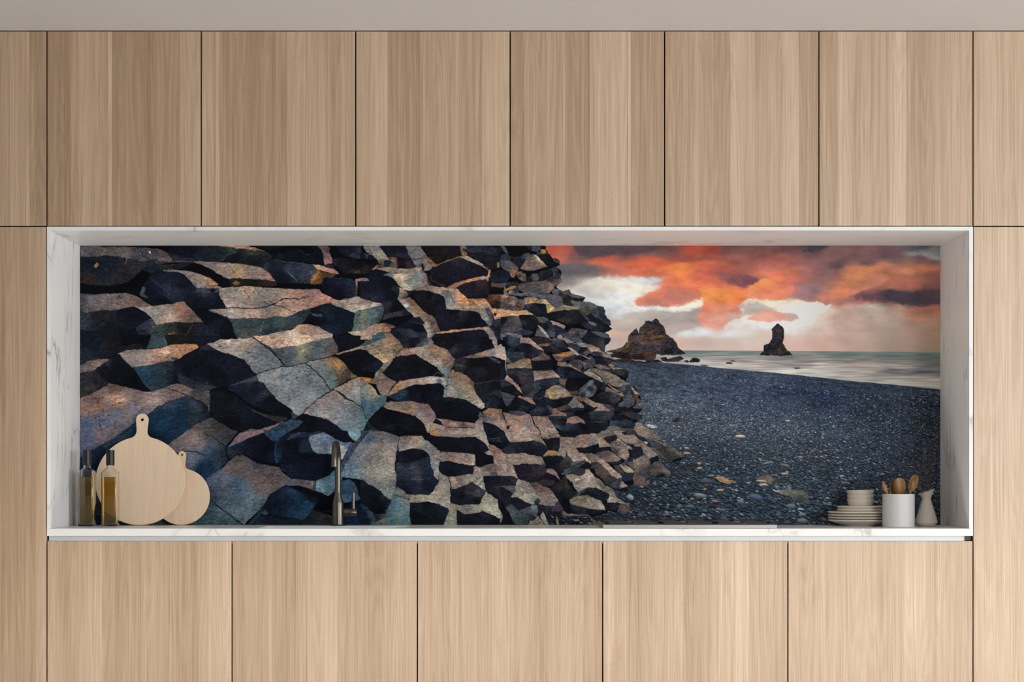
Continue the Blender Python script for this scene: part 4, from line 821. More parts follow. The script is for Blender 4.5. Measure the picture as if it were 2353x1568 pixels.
C 1.4 08090e|51,130 54,140 58,147 65,156
F 20242e@97,142;3c404c@95,148;161820@105,140|84,137 97,136 108,134 110,141 107,148 104,154 95,151 88,144
F 806450@120,139;6c5850@130,137;946c58@128,142|112,135 122,131 130,132 138,137 143,143 135,142 120,143 110,143
F 242a38@115,150;0c0d12@140,150;1c2230@130,155;303440@112,146|100,158 104,150 111,143 125,143 135,142 143,144 150,153 150,158
C .8 8a7064|140,139 147,147 150,155
F 24282f@160,130;2c323c@180,127;14161a@145,132;30343c@155,126|135,130 140,127 160,121 175,121 188,123 190,128 183,135 175,140 155,138 142,137
F 12161f@165,145;1a2028@175,150|140,138 155,138 170,140 178,139 183,148 182,152 175,156 152,158 146,147
C .7 6a5a54|150,139 170,141 178,140
F 7c6860@170,116;8a7464@165,113;6c5c58@178,118|155,122 163,116 150,105 160,108 170,110 180,114 188,121 175,121
F 705c50@145,103;8a7868@152,112;6a5248@135,99|120,95 128,97 138,98 145,100 152,106 160,114 155,117 148,112 140,106 133,104
F 1c2028|137,108 147,112 155,117 160,115 155,122 150,120 140,116
F 3c424c@140,85;505860@150,75;24262c@150,85;484e58@157,80;5c646c@145,92;2c323c@135,93|128,92 132,85 140,78 150,71 158,69 160,78 161,85 155,95 148,98 135,99
C .8 8a9098|130,94 140,85 152,73
C .8 101218|152,88 156,74
F 101014@118,78;1a1a1e@122,84|107,77 112,71 122,70 128,75 131,84 127,88 115,89 108,83
F 4a3824|108,85 115,89 127,88 130,92 125,94 117,93
F 5c4c48|98,67 110,68 108,74 106,80 97,73
F 30343c|98,76 107,80 106,83 95,77
F 161a24@110,55;1c2430@120,60;242a36@100,52;101218@115,52;2a303c@100,63|95,48 110,46 125,52 140,58 145,63 135,66 120,66 105,67 98,62 92,57
F 6a5c54|95,44 95,39 108,40 115,46 105,47
F 7c6a5c|112,45 115,40 125,45 135,52 140,57 125,52
F 3a383e@125,42;4a4648@130,38|114,40 120,36 135,36 136,48 130,52 122,47
F 34363e@145,45;5a5c60@140,43|136,40 148,40 156,44 153,49 140,51
F 343840|135,36 150,30 158,36 158,46 150,40
F 2a2428|132,52 148,50 142,57 138,57
F 8a5c38@110,26;5a4038@95,30;7c6454@120,24;6c4838@102,35|87,27 100,24 115,22 128,24 129,27 118,31 108,36 100,38 92,36
F a87838|90,28 105,26 120,26 100,30
F 2c3038|100,38 108,33 120,29 130,26 127,32 115,36
F 8a8078@128,24;94806c@142,32|113,15 120,17 130,25 140,30 149,34 140,34 130,30 120,22
F 1a1c22|125,33 132,27 146,35 135,37
F 2c2e38@90,12;3c4048@95,6;1e2028@80,20;24262e@100,17|70,18 80,10 88,4 98,2 106,9 112,16 105,20 92,24 80,22 75,25
F 2c2628|50,-1 80,-1 82,6 70,9 62,10
F 6a5448|63,11 75,9 83,8 80,12 66,13
F 40484e|82,3 90,0 98,1 88,4
F 6c5c58|98,-1 108,-1 120,6 132,14 125,12 112,8
F 2c303a|110,9 120,8 133,15 131,22 122,18
F 384048|115,-1 133,-1 137,7 130,8 120,4
F 707880|127,8 140,8 145,14 136,14 131,12
F 1c1e26@140,21;3c4048@145,26|132,18 140,15 148,18 149,24 143,29 133,24
F 6c5c50@150,13;8c7868@155,20|138,8 150,10 162,14 168,20 173,24 160,21 152,24 147,17
F 2a2c38@165,26;7c6c60@180,30|148,24 160,22 173,25 183,29 187,34 178,33 165,30 155,28
F 2c2a2e@160,6;3c3638@170,9;22242a@150,4;1e2028@178,8|140,-1 183,-1 181,7 175,12 160,14 150,10 138,6
F 30343e|165,14 175,11 173,23 166,19
F 1a1a1e@165,38;2c2e36@180,38;26242a@175,43|158,31 165,30 178,33 187,35 185,42 180,45 170,44 160,44
F 6c6054|157,46 165,44 175,46 183,49 182,53 170,51 163,49
F 70685f|184,48 195,49 208,52 200,52 190,52
F 807060|180,45 185,42 190,46 186,48
F 2c3038|168,51 182,52 183,56 175,54
F 30303a@200,57;26262c@208,62|183,53 195,52 208,52 213,56 213,62 208,66 200,62 190,57
F 6a6054@165,57;74685a@180,64;70665a@190,70;7c7468@205,76;605a54@175,70|148,51 158,50 170,53 182,57 192,62 203,70 215,76 219,80 205,79 195,82 188,80 178,74 165,64
F 807a70@150,58;8a8478@165,68;807a72@185,82|139,58 147,52 155,57 165,65 175,73 188,82 200,90 195,90 180,78 170,72 155,66 145,62
C 1.2 0c0c10|150,55 165,64 176,74 188,81 200,89
F 30343e@212,85;3c424c@215,95;485058@205,82;2a2c36@220,92;444a54@218,105;262c34@207,92|219,78 222,82 224,90 225,103 222,112 215,116 208,110 202,95 196,84 205,79
C .7 606870|207,96 215,98 220,96
F 8c8478|219,82 232,93 228,96 222,90
F 5a3c28|224,94 232,94 230,98 226,98
F 6a4a34|226,98 233,103 235,105 228,108
F 505660|226,110 236,108 236,113
F 1c1e28@168,80;2a2e38@175,80|155,70 165,72 175,75 179,85 175,88 165,84 158,78
F 6c5c50|178,82 190,88 195,92 200,96 190,96 182,92 176,88
F 2a2624@170,98;1a1a1c@165,104;2c3038@190,102;343a44@195,98;1c1e24@180,107;302820@172,92|152,103 160,97 170,90 180,90 190,92 200,97 200,103 190,110 175,110 160,106
F 8a6440|196,93 203,92 206,96 201,97
F 484c58|197,110 205,105 210,108 205,114 198,114
F 3c4048|205,105 215,104 222,112 215,115 208,114
F 40363a|170,110 180,112 190,114 192,121 185,122
F 20242a|188,112 200,114 215,117 222,120 218,122 200,122 192,122
F 12161c|222,116 236,115 236,120 230,124 222,121
F 4a4c50|225,112 236,113 236,117 222,116
F 2c3038|195,128 205,122 220,123 236,130 236,136 220,135 205,127
F 1c2028|187,133 195,128 205,128 213,135 200,138 190,136
F 28384a|183,137 200,139 213,136 198,145 195,145 183,145
F 2a3844@210,143;1c2832@210,148|192,142 205,138 218,137 226,147 222,150 205,151 196,147
F 5a5450|175,155 182,148 190,146 200,150 205,158 176,158
F 4a4844|198,150 210,152 225,151 228,155 225,158 205,158
F 14181e|218,138 228,143 230,148 226,148
T 3 2
F 8a7464@30,8;907c6c@45,10;847468@20,14;7c6c66@65,14;94806f@55,5;80706a@73,23|5,-1 65,-1 68,10 74,20 79,29 72,22 56,15 45,15 30,17 17,19 12,10
F 8c8078|5,-1 12,2 16,18 11,12
F 1c2230@4,8;161620@8,18|0,-1 5,-1 10,11 16,19 10,22 0,26
F 262830@25,25;2a2c36@15,30;1e2028@40,22;20222a@35,33|16,19 30,17 45,16 54,15 50,22 44,30 41,36 25,36 10,37 2,30
F 22222c@60,25;181820@55,33;1e2028@70,33;2c2e38@60,18|55,15 65,18 75,23 80,31 75,37 72,41 65,41 55,38 42,35 45,28
C .8 0a0a0e|54,15 46,27 41,36
F 90806f@80,5;8a7c70@92,7|66,-1 95,-1 98,5 100,10 85,10 78,13 70,11 67,5
C 1.2 0a0a0e|65,-1 67,7 72,16
F 1c1c26@88,16;24222c@90,24;14141c@85,18|70,11 78,13 85,10 100,10 99,18 99,25 95,32 88,30 79,25
F 141a24|96,-1 150,-1 150,2 140,4 130,8 120,10 100,8
F 84705f@112,15;7c685c@130,18;887464@115,28;8a786a@130,40;a08c78@145,45;948474@120,47;7a6c64@105,18|100,9 112,9 125,10 132,13 142,20 148,25 140,27 125,27 130,32 138,37 145,45 150,50 153,56 145,50 141,48 130,49 120,50 113,40 112,35 107,28 99,25
F 7c6454@145,14;8a6c50@135,8;606068@155,18|125,9 133,5 150,4 158,10 163,18 155,22 148,25 140,16
F 1c2028@145,29;0e1218@158,26|126,27 140,27 148,25 155,22 163,22 165,26 155,32 142,36 132,34
F 8a7c68@170,15;7c7060@160,8;948270@180,23|150,3 160,4 170,9 178,18 188,25 178,26 165,25 163,16 157,8
F 1c1e24|158,34 165,26 178,26 188,25 180,31 165,34
F 605a54|160,5 170,-1 185,-1 192,5 180,8 172,10
F 2a262a|172,10 182,7 192,5 194,14 185,18 178,17
F 8a7c70@205,8;807468@220,16|190,-1 205,-1 215,8 230,18 228,21 215,20 210,19 200,12 195,8
F 8c8074|195,8 200,12 210,20 218,26 221,30 212,28 205,20 194,15
C 1 2a2624|195,9 204,15 211,21
F 242834|212,20 228,20 222,26
F 2c323c|222,25 230,20 236,22 236,35 220,37
F 1c2028|213,29 220,31 220,36 214,38
F 20242c|203,1 225,-1 222,8 210,5
F 1c242c|225,2 236,2 236,12 228,8
F 60544c|222,8 236,14 236,20 228,14
F 74665c@195,22;807060@205,32;383a44@192,33;8a7868@208,42|185,18 195,15 203,20 212,28 214,38 214,44 208,47 200,42 195,38 188,34 184,26
F 504644@175,38;645650@185,45;7a6c62@195,47|160,37 165,34 180,31 190,37 200,44 202,46 195,50 182,52 175,50
F 262830|178,52 195,50 202,46 201,52 190,54
F 6c5c50|140,37 152,36 158,43 161,51 152,51 148,45
F 2c343c|152,51 161,51 155,60 150,60
F 807060@170,52;706660@160,43;8c7c68@190,70;a09080@198,78|150,36 158,38 168,45 180,55 192,65 204,77 195,80 185,74 178,65 170,57 160,50
F 443832@165,62;3c3230@180,78;4a3c34@175,70;302a2c@180,85|156,60 160,51 170,57 178,65 185,73 195,79 190,84 182,89 175,88 172,80 160,70
F 363a44|182,89 195,79 204,77 202,88 195,95 190,95
F 7c7060|200,90 203,82 212,92 205,95 198,96
F 1c1e24|192,96 205,95 212,93 212,98 203,100
F 7a7460@210,60;8a826c@218,67|196,56 207,53 218,62 224,68 212,69 205,64
F 3a3230|190,56 197,56 205,64 208,70 203,74 195,65
F 262c38|203,76 208,70 224,69 222,78 215,82 207,82
F 262830|212,44 222,42 224,49 215,52
F 343c44|202,54 210,47 213,46 210,53 205,57
F 5a4c40|212,52 222,50 225,58 222,63 217,58
F 80746a|222,45 236,55 236,65 225,58
F 14181e|225,58 236,60 236,66 227,63
F 5c4a40|224,64 236,65 236,75 228,83 222,80
F 4a4440|220,38 236,36 236,55 228,47
F 94703f@85,36;8a7458@75,40|71,41 80,31 88,31 96,34 100,40 85,41
F 7a7064|96,33 99,26 107,29 110,36 107,45 100,40
F 14181f@85,50;1a1e26@100,46;101218@80,57|70,43 80,41 95,40 102,41 106,46 100,53 90,60 80,60 75,52
F 30302f@110,55;2a2624@103,63;383c40@112,45;1c1a1a@98,66|107,45 110,38 114,42 120,50 117,57 108,65 100,71 92,63 95,57
F 4a4a50|119,51 130,50 141,48 135,52 125,57 118,57
F 12161c|130,57 140,50 147,51 153,57 145,61 135,62
F 30383c@122,60;3c4448@110,68|101,71 108,64 118,58 130,53 141,48 140,52 130,60 120,66 110,70
F 7c6c5c@30,43;80705f@50,48;787468@60,50;8a7a6a@25,50;6a605a@62,44|10,38 25,37 40,36 55,40 68,43 72,50 75,56 60,54 45,54 20,55 17,50
F 241e26@40,62;2c242c@60,62;261f26@45,75;302c34@74,62;1e1a22@30,70|20,56 45,54 60,55 75,56 78,66 75,70 65,76 55,84 48,85 35,79 27,75 23,65
F 1c161c|55,84 65,76 77,69 90,72 98,82 90,79 75,78 62,82
F 322630|62,83 75,79 90,81 88,89 78,92 72,90
F 605054@85,66;705a54@90,70|79,62 88,62 95,72 99,80 90,72 77,67
F 7c6c62@5,50;8a7a6c@12,65;806f64@6,42;a09488@6,57;907c70@20,72|0,33 8,38 17,50 22,62 28,78 23,75 10,74 0,74
F 24222c@12,82;2c2a34@20,80|0,74 10,74 23,75 29,83 24,90 10,90 0,89
F 7a7468@38,95;848070@45,105;8a8674@35,110;6c6660@45,88;787870@25,105;707470@58,115|29,80 48,85 52,92 58,100 62,108 65,114 60,118 57,121 50,122 40,117 28,111 17,110 20,104 24,92
F 604c48@65,92;6a5448@75,100;70665a@80,112;6c6a66@85,120;746a64@68,115;504040@58,90|50,86 60,84 72,92 82,95 90,106 97,114 94,122 85,124 70,123 62,120 65,112 58,98
F 50505a|0,90 23,91 24,98 20,104 12,98 5,93
F 221c24|0,92 10,98 20,103 17,108 0,113
F 1e1c26@30,118;161620@22,122|15,110 28,111 40,117 53,123 45,127 32,131 22,126 15,118
F 1c2426@8,120;34403f@20,130;303c40@35,145;2a3436@42,152;3c4a4c@20,133|0,113 15,110 16,120 24,128 33,133 43,136 50,140 45,150 45,158 25,155 15,148 10,130
F 0c0f12|0,130 10,130 20,150 25,158 0,158
F 60706c|0,135 2,140 1,150 0,152
F 343840@48,131;58646a@58,127;48545a@62,132|33,132 45,127 52,124 60,123 64,130 62,135 50,138 42,135
F 283036|57,116 62,112 66,116 63,120 58,121
F 2c2830@80,128;34303a@95,126;242028@68,132|62,122 75,124 90,124 97,116 104,122 105,132 95,134 75,132 68,135 65,140 62,136
F 1c1a22@95,137;6a5a54@110,135|73,133 95,134 105,133 115,137 140,138 148,141 130,140 108,140 95,140 80,136
F 2c2824@100,95;342c28@112,90;1a1818@105,105;202224@120,105;0c0e12@107,122;14181c@95,108|83,95 92,85 100,82 108,72 112,85 120,98 128,102 118,112 110,110 100,108 105,120 110,135 115,137 105,130 97,115 90,105
F 70685c@125,77;7a7466@130,88;8a8272@145,80;807a70@155,85;8c8474@140,92;948a7c@170,97;6a645a@128,97;8c8070@150,70|108,72 120,70 132,74 140,70 142,63 148,63 155,73 160,83 170,93 180,104 172,98 160,93 148,95 145,93 138,98 130,102 125,95 120,85 112,78
F 322e34|118,68 130,61 142,62 140,70 132,74 122,71
F b0a490|124,79 130,78 132,80 126,82
F 685c50|157,75 165,80 173,88 180,104 170,95 160,84
F 605c54@182,98;8a8270@185,112;848070@195,116;706a60@188,105;7c7464@205,119|172,90 180,91 190,100 192,108 202,115 215,124 205,120 195,119 180,120 178,112 181,105
F 16181e@145,102;1e2228@165,105;262830@150,97;12141a@155,110;1c2028@172,110|130,102 138,98 146,93 155,94 165,97 175,102 181,105 180,112 170,117 160,114 145,107 135,106
F 303840|117,113 125,106 135,98 146,93 140,99 128,107 120,113
F 64604f@135,112;7c7464@150,120;706858@130,118;8a8270@168,128;74705f@160,122|115,114 122,110 130,107 145,107 158,113 168,117 174,126 176,130 172,132 160,130 145,129 130,124 118,122
F 262c32@125,128;1a1e24@150,134;20262c@140,132;101418@120,134|115,126 118,122 130,124 145,129 160,130 172,131 168,135 150,138 130,138 118,136
F 20262c@188,124;14181e@180,128|178,120 195,119 203,121 208,123 195,130 180,132 175,130 172,120
F 54443e@205,130;3c343a@200,134|200,121 216,125 215,131 210,137 195,134
F 22262a@55,143;444c4c@58,139|45,137 60,137 61,142 58,150 48,150 50,141
F 707068|66,140 70,134 74,142 78,152 80,158 76,158 70,148
F 5c6058@60,150;6c6048@60,152|55,150 63,142 70,150 75,158 45,158 50,150
C 1 0c1010|64,142 70,149 76,158
F 5a5a4c|92,141 96,148 97,158 94,158
F 6a6450|148,141 152,145 160,150 172,152 178,158 156,158
B
F 22303a|0,42 5,42 10,46 9,49 0,49
F 6c6054@22,54;80705f@18,48;5c5650@30,59|10,44 14,44 22,50 30,54 38,60 34,63 25,62 14,58 8,53
F a0a09c|22,46 27,46 34,49 28,50
F 3a342e|0,52 8,52 11,55 8,58 2,58
F 202a38|8,58 18,60 26,67 24,71 16,65
F c0b070|19,65 23,65 22,67
F 74685c@15,66;80746a@25,78;7a6e64@5,60|0,57 8,58 18,66 28,74 36,81 34,85 26,84 20,78 8,68 0,62
F 3c3630@40,74;34322f@48,80;4c4a46@50,73|27,64 33,64 45,68 55,74 63,82 53,84 50,86 42,82 35,74
F 5c5a54|33,64 48,69 63,81 60,81 45,71
F 14181c|53,84 63,82 58,86 50,87
F 544e48|26,70 34,75 40,81 42,83 36,79
F 3a3c40|55,92 62,90 72,98 76,101 70,101 60,98
F 2a2e38|58,92 63,91 66,96 62,97
F 20262f|7,72 15,70 18,75 17,80 8,83 5,78
F 6a5f54@18,86;343840@22,96;807062@12,84|10,85 18,80 26,84 25,92 27,98 22,105 12,100 8,92
F 1a1c22|25,84 35,80 35,86 28,90
F 504a46@33,92;6c645c@42,95;1a1c22@38,102|26,94 30,88 35,87 42,93 48,98 46,104 35,104 28,102
F 5a4a44|8,101 15,103 25,110 20,113 8,113
F 40484c@62,41;262c30@54,41|50,42 59,37 62,40 68,45 65,46 58,42 55,43
F 6c6454@155,106;3c4038@165,110|142,105 152,101 160,103 170,110 160,111 150,108
F 5a6458@175,120;646450@190,122;303c40@190,129|166,118 175,117 192,119 200,124 200,133 190,131 178,124 168,122
F 8a6c48|97,104 104,103 112,106 119,109 112,111 103,108
"""
# ---------------------------------------------------------------- scene helpers
PPM = 355/0.6                    # photo pixels per metre on the cabinet front plane (y = 0)
CX, CY, D = 1180.0, 1080.0, 8.0  # vanishing point and camera distance
WT = 0.9                         # worktop height
EYE = WT+(1215.3-CY)/PPM
def sc(d): return PPM*D/(D+d)
def X(px, d=0.0): return (px-CX)/sc(d)
def Z(py, d=0.0): return EYE+(CY-py)/sc(d)

scene = bpy.context.scene
COL = scene.collection

def lin(h):
    c = _hex(h)
    return tuple(np.where(c <= .04045, c/12.92, ((c+.055)/1.055)**2.4))+(1.0,)

def empty(name, loc, label, cat, group=None):
    o = bpy.data.objects.new(name, None); COL.objects.link(o)
    o.location = loc; o.empty_display_size = 0.05
    return tag(o, label, cat, group)
def tag(o, label, cat, group=None):
    o['label'] = label; o['category'] = cat
    if group: o['group'] = group
    return o
def obj(name, bm, mat, parent=None, smooth=None, loc=(0, 0, 0)):
    me = bpy.data.meshes.new(name)
    bmesh.ops.recalc_face_normals(bm, faces=bm.faces)
    if smooth is not None:
        for f in bm.faces: f.smooth = True
        for e in bm.edges:
            if len(e.link_faces) == 2 and e.calc_face_angle(0) > smooth: e.smooth = False
    bm.to_mesh(me); bm.free()
    o = bpy.data.objects.new(name, me); COL.objects.link(o)
    me.materials.append(mat); o.location = loc
    if parent: o.parent = parent
    return o
def box(bm, x0, x1, y0, y1, z0, z1, bev=0.0):
    r = bmesh.ops.create_cube(bm, size=1.0)
    vs = r['verts']
    for v in vs:
        v.co = Vector(((x0+x1)/2+v.co.x*(x1-x0), (y0+y1)/2+v.co.y*(y1-y0), (z0+z1)/2+v.co.z*(z1-z0)))
    if bev:
        es = set()
        for v in vs: es.update(v.link_edges)
        bmesh.ops.bevel(bm, geom=list(es), offset=bev, segments=2, profile=.5, affect='EDGES')
    return bm
def lathe(bm, prof, n=48, mod=None):
    """closed or open profile of (r, z); r = 0 ends become poles"""
    rings = []
    for (r, z) in prof:
        if r <= 1e-6: rings.append([bm.verts.new((0, 0, z))])
        else:
            ring = []
            for k in range(n):
                a = 2*math.pi*k/n
                p = Vector((r*math.cos(a), r*math.sin(a), z))
                ring.append(bm.verts.new(mod(p, a) if mod else p))
            rings.append(ring)
    for a, b in zip(rings, rings[1:]):
        if len(a) == 1 and len(b) == 1: continue
        for k in range(n):
            k2 = (k+1) % n
            if len(a) == 1: bm.faces.new((a[0], b[k2], b[k]))
            elif len(b) == 1: bm.faces.new((a[k], a[k2], b[0]))
            else: bm.faces.new((a[k], a[k2], b[k2], b[k]))
    return bm
def tube(bm, pts, rad, n=16, cap=True):
    P = [Vector(p) for p in pts]
    R = rad if hasattr(rad, '__len__') else [rad]*len(P)
    up = None; rings = []
    for i, p in enumerate(P):
        t = (P[min(i+1, len(P)-1)]-P[max(i-1, 0)]).normalized()
        if up is None:
            up = Vector((1, 0, 0)) if abs(t.x) < .8 else Vector((0, 1, 0))
        u = (up-t*up.dot(t)).normalized(); up = u
        w = t.cross(u)
        rings.append([bm.verts.new(p+(u*math.cos(2*math.pi*k/n)+w*math.sin(2*math.pi*k/n))*R[i]) for k in range(n)])
    for a, b in zip(rings, rings[1:]):
        for k in range(n): bm.faces.new((a[k], a[(k+1) % n], b[(k+1) % n], b[k]))
    if cap:
        bm.faces.new(list(reversed(rings[0]))); bm.faces.new(rings[-1])
    return bm
def loft(bm, rings, cap0=True, cap1=True):
    R = [[bm.verts.new(p) for p in r] for r in rings]
    n = len(R[0])
    for a, b in zip(R, R[1:]):
        for k in range(n): bm.faces.new((a[k], a[(k+1) % n], b[(k+1) % n], b[k]))
    if cap0: bm.faces.new(list(reversed(R[0])))
    if cap1: bm.faces.new(R[-1])
    return bm
new = bmesh.new

# ---------------------------------------------------------------- materials
def mat(name):
    m = bpy.data.materials.new(name); m.use_nodes = True
    return m, m.node_tree.nodes, m.node_tree.links, m.node_tree.nodes['Principled BSDF']
def plain(name, col, rough=.5, metal=0.0, spec=.5, bump=0.0, bscale=200.0, var=0.0):
    m, N, L, b = mat(name)
    c = lin(col) if isinstance(col, str) else tuple(col)+(1.0,)
    b.inputs['Base Color'].default_value = c
    b.inputs['Roughness'].default_value = rough; b.inputs['Metallic'].default_value = metal
    b.inputs['Specular IOR Level'].default_value = spec
    tc = N.new('ShaderNodeTexCoord'); nz = N.new('ShaderNodeTexNoise'); nz.inputs['Scale'].default_value = bscale
    nz.inputs['Detail'].default_value = 3
    L.new(tc.outputs['Object'], nz.inputs['Vector'])
    mr = N.new('ShaderNodeMapRange'); mr.inputs['To Min'].default_value = 1-max(var, .02); mr.inputs['To Max'].default_value = 1+max(var, .02)
    L.new(nz.outputs['Fac'], mr.inputs['Value'])
    mx = N.new('ShaderNodeMix'); mx.data_type = 'RGBA'; mx.blend_type = 'MULTIPLY'; mx.inputs['Factor'].default_value = 1
    mx.inputs['A'].default_value = c; L.new(mr.outputs['Result'], mx.inputs['B'])
    L.new(mx.outputs['Result'], b.inputs['Base Color'])
    if bump:
        bp = N.new('ShaderNodeBump'); bp.inputs['Strength'].default_value = bump; bp.inputs['Distance'].default_value = .002
        L.new(nz.outputs['Fac'], bp.inputs['Height']); L.new(bp.outputs['Normal'], b.inputs['Normal'])
    return m
def math_node(N, L, op, a, b=None, c=None):
    n = N.new('ShaderNodeMath'); n.operation = op
    for i, v in enumerate((a, b, c)):
        if v is None: continue
        if isinstance(v, (int, float)): n.inputs[i].default_value = v
        else: L.new(v, n.inputs[i])
    return n.outputs[0]
def wood(name, dark, light, fine=380.0, tone=True, rough=.42, spec=.5, coat=.0, gain=1.0, ringamt=.2):
    m, N, L, b = mat(name)
    geo = N.new('ShaderNodeNewGeometry')
    def noise(sx, sz, det, dist=0.0):
        mp = N.new('ShaderNodeMapping'); mp.inputs['Scale'].default_value = (sx, sx*.3, sz)
        L.new(geo.outputs['Position'], mp.inputs['Vector'])
        nz = N.new('ShaderNodeTexNoise'); nz.inputs['Scale'].default_value = 1; nz.inputs['Detail'].default_value = det
        nz.inputs['Distortion'].default_value = dist; nz.inputs['Roughness'].default_value = .55
        L.new(mp.outputs['Vector'], nz.inputs['Vector'])
        return nz.outputs['Fac']
    f1 = noise(fine, 2.2, 3); f2 = noise(fine*.16, .7, 3, .4); f3 = noise(9, .5, 2)
    pore = noise(900, 60, 1)
    rings = math_node(N, L, 'SINE', math_node(N, L, 'MULTIPLY', f3, 110.0))
    s = math_node(N, L, 'MULTIPLY_ADD', math_node(N, L, 'SUBTRACT', f1, .5), .85, .5)
    s = math_node(N, L, 'MULTIPLY_ADD', math_node(N, L, 'SUBTRACT', f2, .5), .55, s)
    s = math_node(N, L, 'MULTIPLY_ADD', rings, ringamt*.25, s)
    s = math_node(N, L, 'MULTIPLY_ADD', math_node(N, L, 'SUBTRACT', pore, .5), .30, s)
    rp = N.new('ShaderNodeValToRGB')
    rp.color_ramp.elements[0].position = .12; rp.color_ramp.elements[0].color = tuple(dark)+(1,)
    rp.color_ramp.elements[1].position = .88; rp.color_ramp.elements[1].color = tuple(light)+(1,)
    L.new(s, rp.inputs['Fac'])
    out = rp.outputs['Color']
    if tone:
        at = N.new('ShaderNodeAttribute'); at.attribute_name = 'tone'
        g = N.new('ShaderNodeGamma')
        L.new(out, g.inputs['Color'])
        L.new(math_node(N, L, 'DIVIDE', 1.0, at.outputs['Fac']), g.inputs['Gamma'])
        mx = N.new('ShaderNodeMix'); mx.data_type = 'RGBA'; mx.blend_type = 'MULTIPLY'; mx.inputs['Factor'].default_value = 1
        L.new(g.outputs['Color'], mx.inputs['A']); L.new(at.outputs['Fac'], mx.inputs['B'])
        out = mx.outputs['Result']
    L.new(out, b.inputs['Base Color'])
    b.inputs['Roughness'].default_value = rough; b.inputs['Specular IOR Level'].default_value = spec
    b.inputs['Coat Weight'].default_value = coat; b.inputs['Coat Roughness'].default_value = .5
    bp = N.new('ShaderNodeBump'); bp.inputs['Strength'].default_value = .06; bp.inputs['Distance'].default_value = .001
    L.new(s, bp.inputs['Height']); L.new(bp.outputs['Normal'], b.inputs['Normal'])
    return m
def marble(name, extra=False):
    m, N, L, b = mat(name)
    geo = N.new('ShaderNodeNewGeometry')
    mp = N.new('ShaderNodeMapping'); mp.inputs['Scale'].default_value = (1.0, 1.6, .8); mp.inputs['Rotation'].default_value = (.3, .25, .5)
    L.new(geo.outputs['Position'], mp.inputs['Vector'])
    nz = N.new('ShaderNodeTexNoise'); nz.inputs['Scale'].default_value = 2.1; nz.inputs['Detail'].default_value = 4.5; nz.inputs['Distortion'].default_value = .9
    L.new(mp.outputs['Vector'], nz.inputs['Vector'])
    v = math_node(N, L, 'ABSOLUTE', math_node(N, L, 'SUBTRACT', nz.outputs['Fac'], .5))
    vein = N.new('ShaderNodeMapRange'); vein.inputs['From Min'].default_value = 0; vein.inputs['From Max'].default_value = .016
    vein.inputs['To Min'].default_value = 1; vein.inputs['To Max'].default_value = 0
    L.new(v, vein.inputs['Value'])
    n2 = N.new('ShaderNodeTexNoise'); n2.inputs['Scale'].default_value = 3.0; n2.inputs['Detail'].default_value = 3
    L.new(geo.outputs['Position'], n2.inputs['Vector'])
    gate = N.new('ShaderNodeMapRange'); gate.inputs['From Min'].default_value = .50; gate.inputs['From Max'].default_value = .66
    L.new(n2.outputs['Fac'], gate.inputs['Value'])
    k = math_node(N, L, 'MULTIPLY', vein.outputs['Result'], gate.outputs['Result'])
    soft = N.new('ShaderNodeMapRange'); soft.inputs['From Min'].default_value = 0; soft.inputs['From Max'].default_value = .09
    soft.inputs['To Min'].default_value = .16; soft.inputs['To Max'].default_value = 0
    L.new(v, soft.inputs['Value'])
    k = math_node(N, L, 'MAXIMUM', math_node(N, L, 'MULTIPLY', k, .62), math_node(N, L, 'MULTIPLY', soft.outputs['Result'], gate.outputs['Result']))
    if extra:                                    # long upright veins of the side slabs
        m2 = N.new('ShaderNodeMapping'); m2.inputs['Scale'].default_value = (2.0, 7.0, 1.5); m2.inputs['Location'].default_value = VEIN_LOC
        L.new(geo.outputs['Position'], m2.inputs['Vector'])
        n3 = N.new('ShaderNodeTexNoise'); n3.inputs['Scale'].default_value = 1.0; n3.inputs['Detail'].default_value = 7; n3.inputs['Distortion'].default_value = .5
        L.new(m2.outputs['Vector'], n3.inputs['Vector'])
        v3 = math_node(N, L, 'ABSOLUTE', math_node(N, L, 'SUBTRACT', n3.outputs['Fac'], .5))
        e3 = N.new('ShaderNodeMapRange'); e3.inputs['From Min'].default_value = 0; e3.inputs['From Max'].default_value = .022
        e3.inputs['To Min'].default_value = .62; e3.inputs['To Max'].default_value = 0
        L.new(v3, e3.inputs['Value'])
        n4 = N.new('ShaderNodeTexNoise'); n4.inputs['Scale'].default_value = 4.0; n4.inputs['Detail'].default_value = 2
        L.new(geo.outputs['Position'], n4.inputs['Vector'])
        g4 = N.new('ShaderNodeMapRange'); g4.inputs['From Min'].default_value = .46; g4.inputs['From Max'].default_value = .62
        L.new(n4.outputs['Fac'], g4.inputs['Value'])
        k = math_node(N, L, 'MAXIMUM', k, math_node(N, L, 'MULTIPLY', e3.outputs['Result'], g4.outputs['Result']))
    mx = N.new('ShaderNodeMix'); mx.data_type = 'RGBA'
    mx.inputs['A'].default_value = (.86, .855, .85, 1); mx.inputs['B'].default_value = (.22, .19, .165, 1)
    L.new(k, mx.inputs['Factor']); L.new(mx.outputs['Result'], b.inputs['Base Color'])
    b.inputs['Roughness'].default_value = .2; b.inputs['Specular IOR Level'].default_value = .05; b.inputs['IOR'].default_value = 1.25
    return m
def clear(name, col, rough=.0, ior=1.45):
    m, N, L, b = mat(name)
    b.inputs['Base Color'].default_value = tuple(col)+(1,)
    b.inputs['Transmission Weight'].default_value = 1.0; b.inputs['Roughness'].default_value = rough; b.inputs['IOR'].default_value = ior
    return m
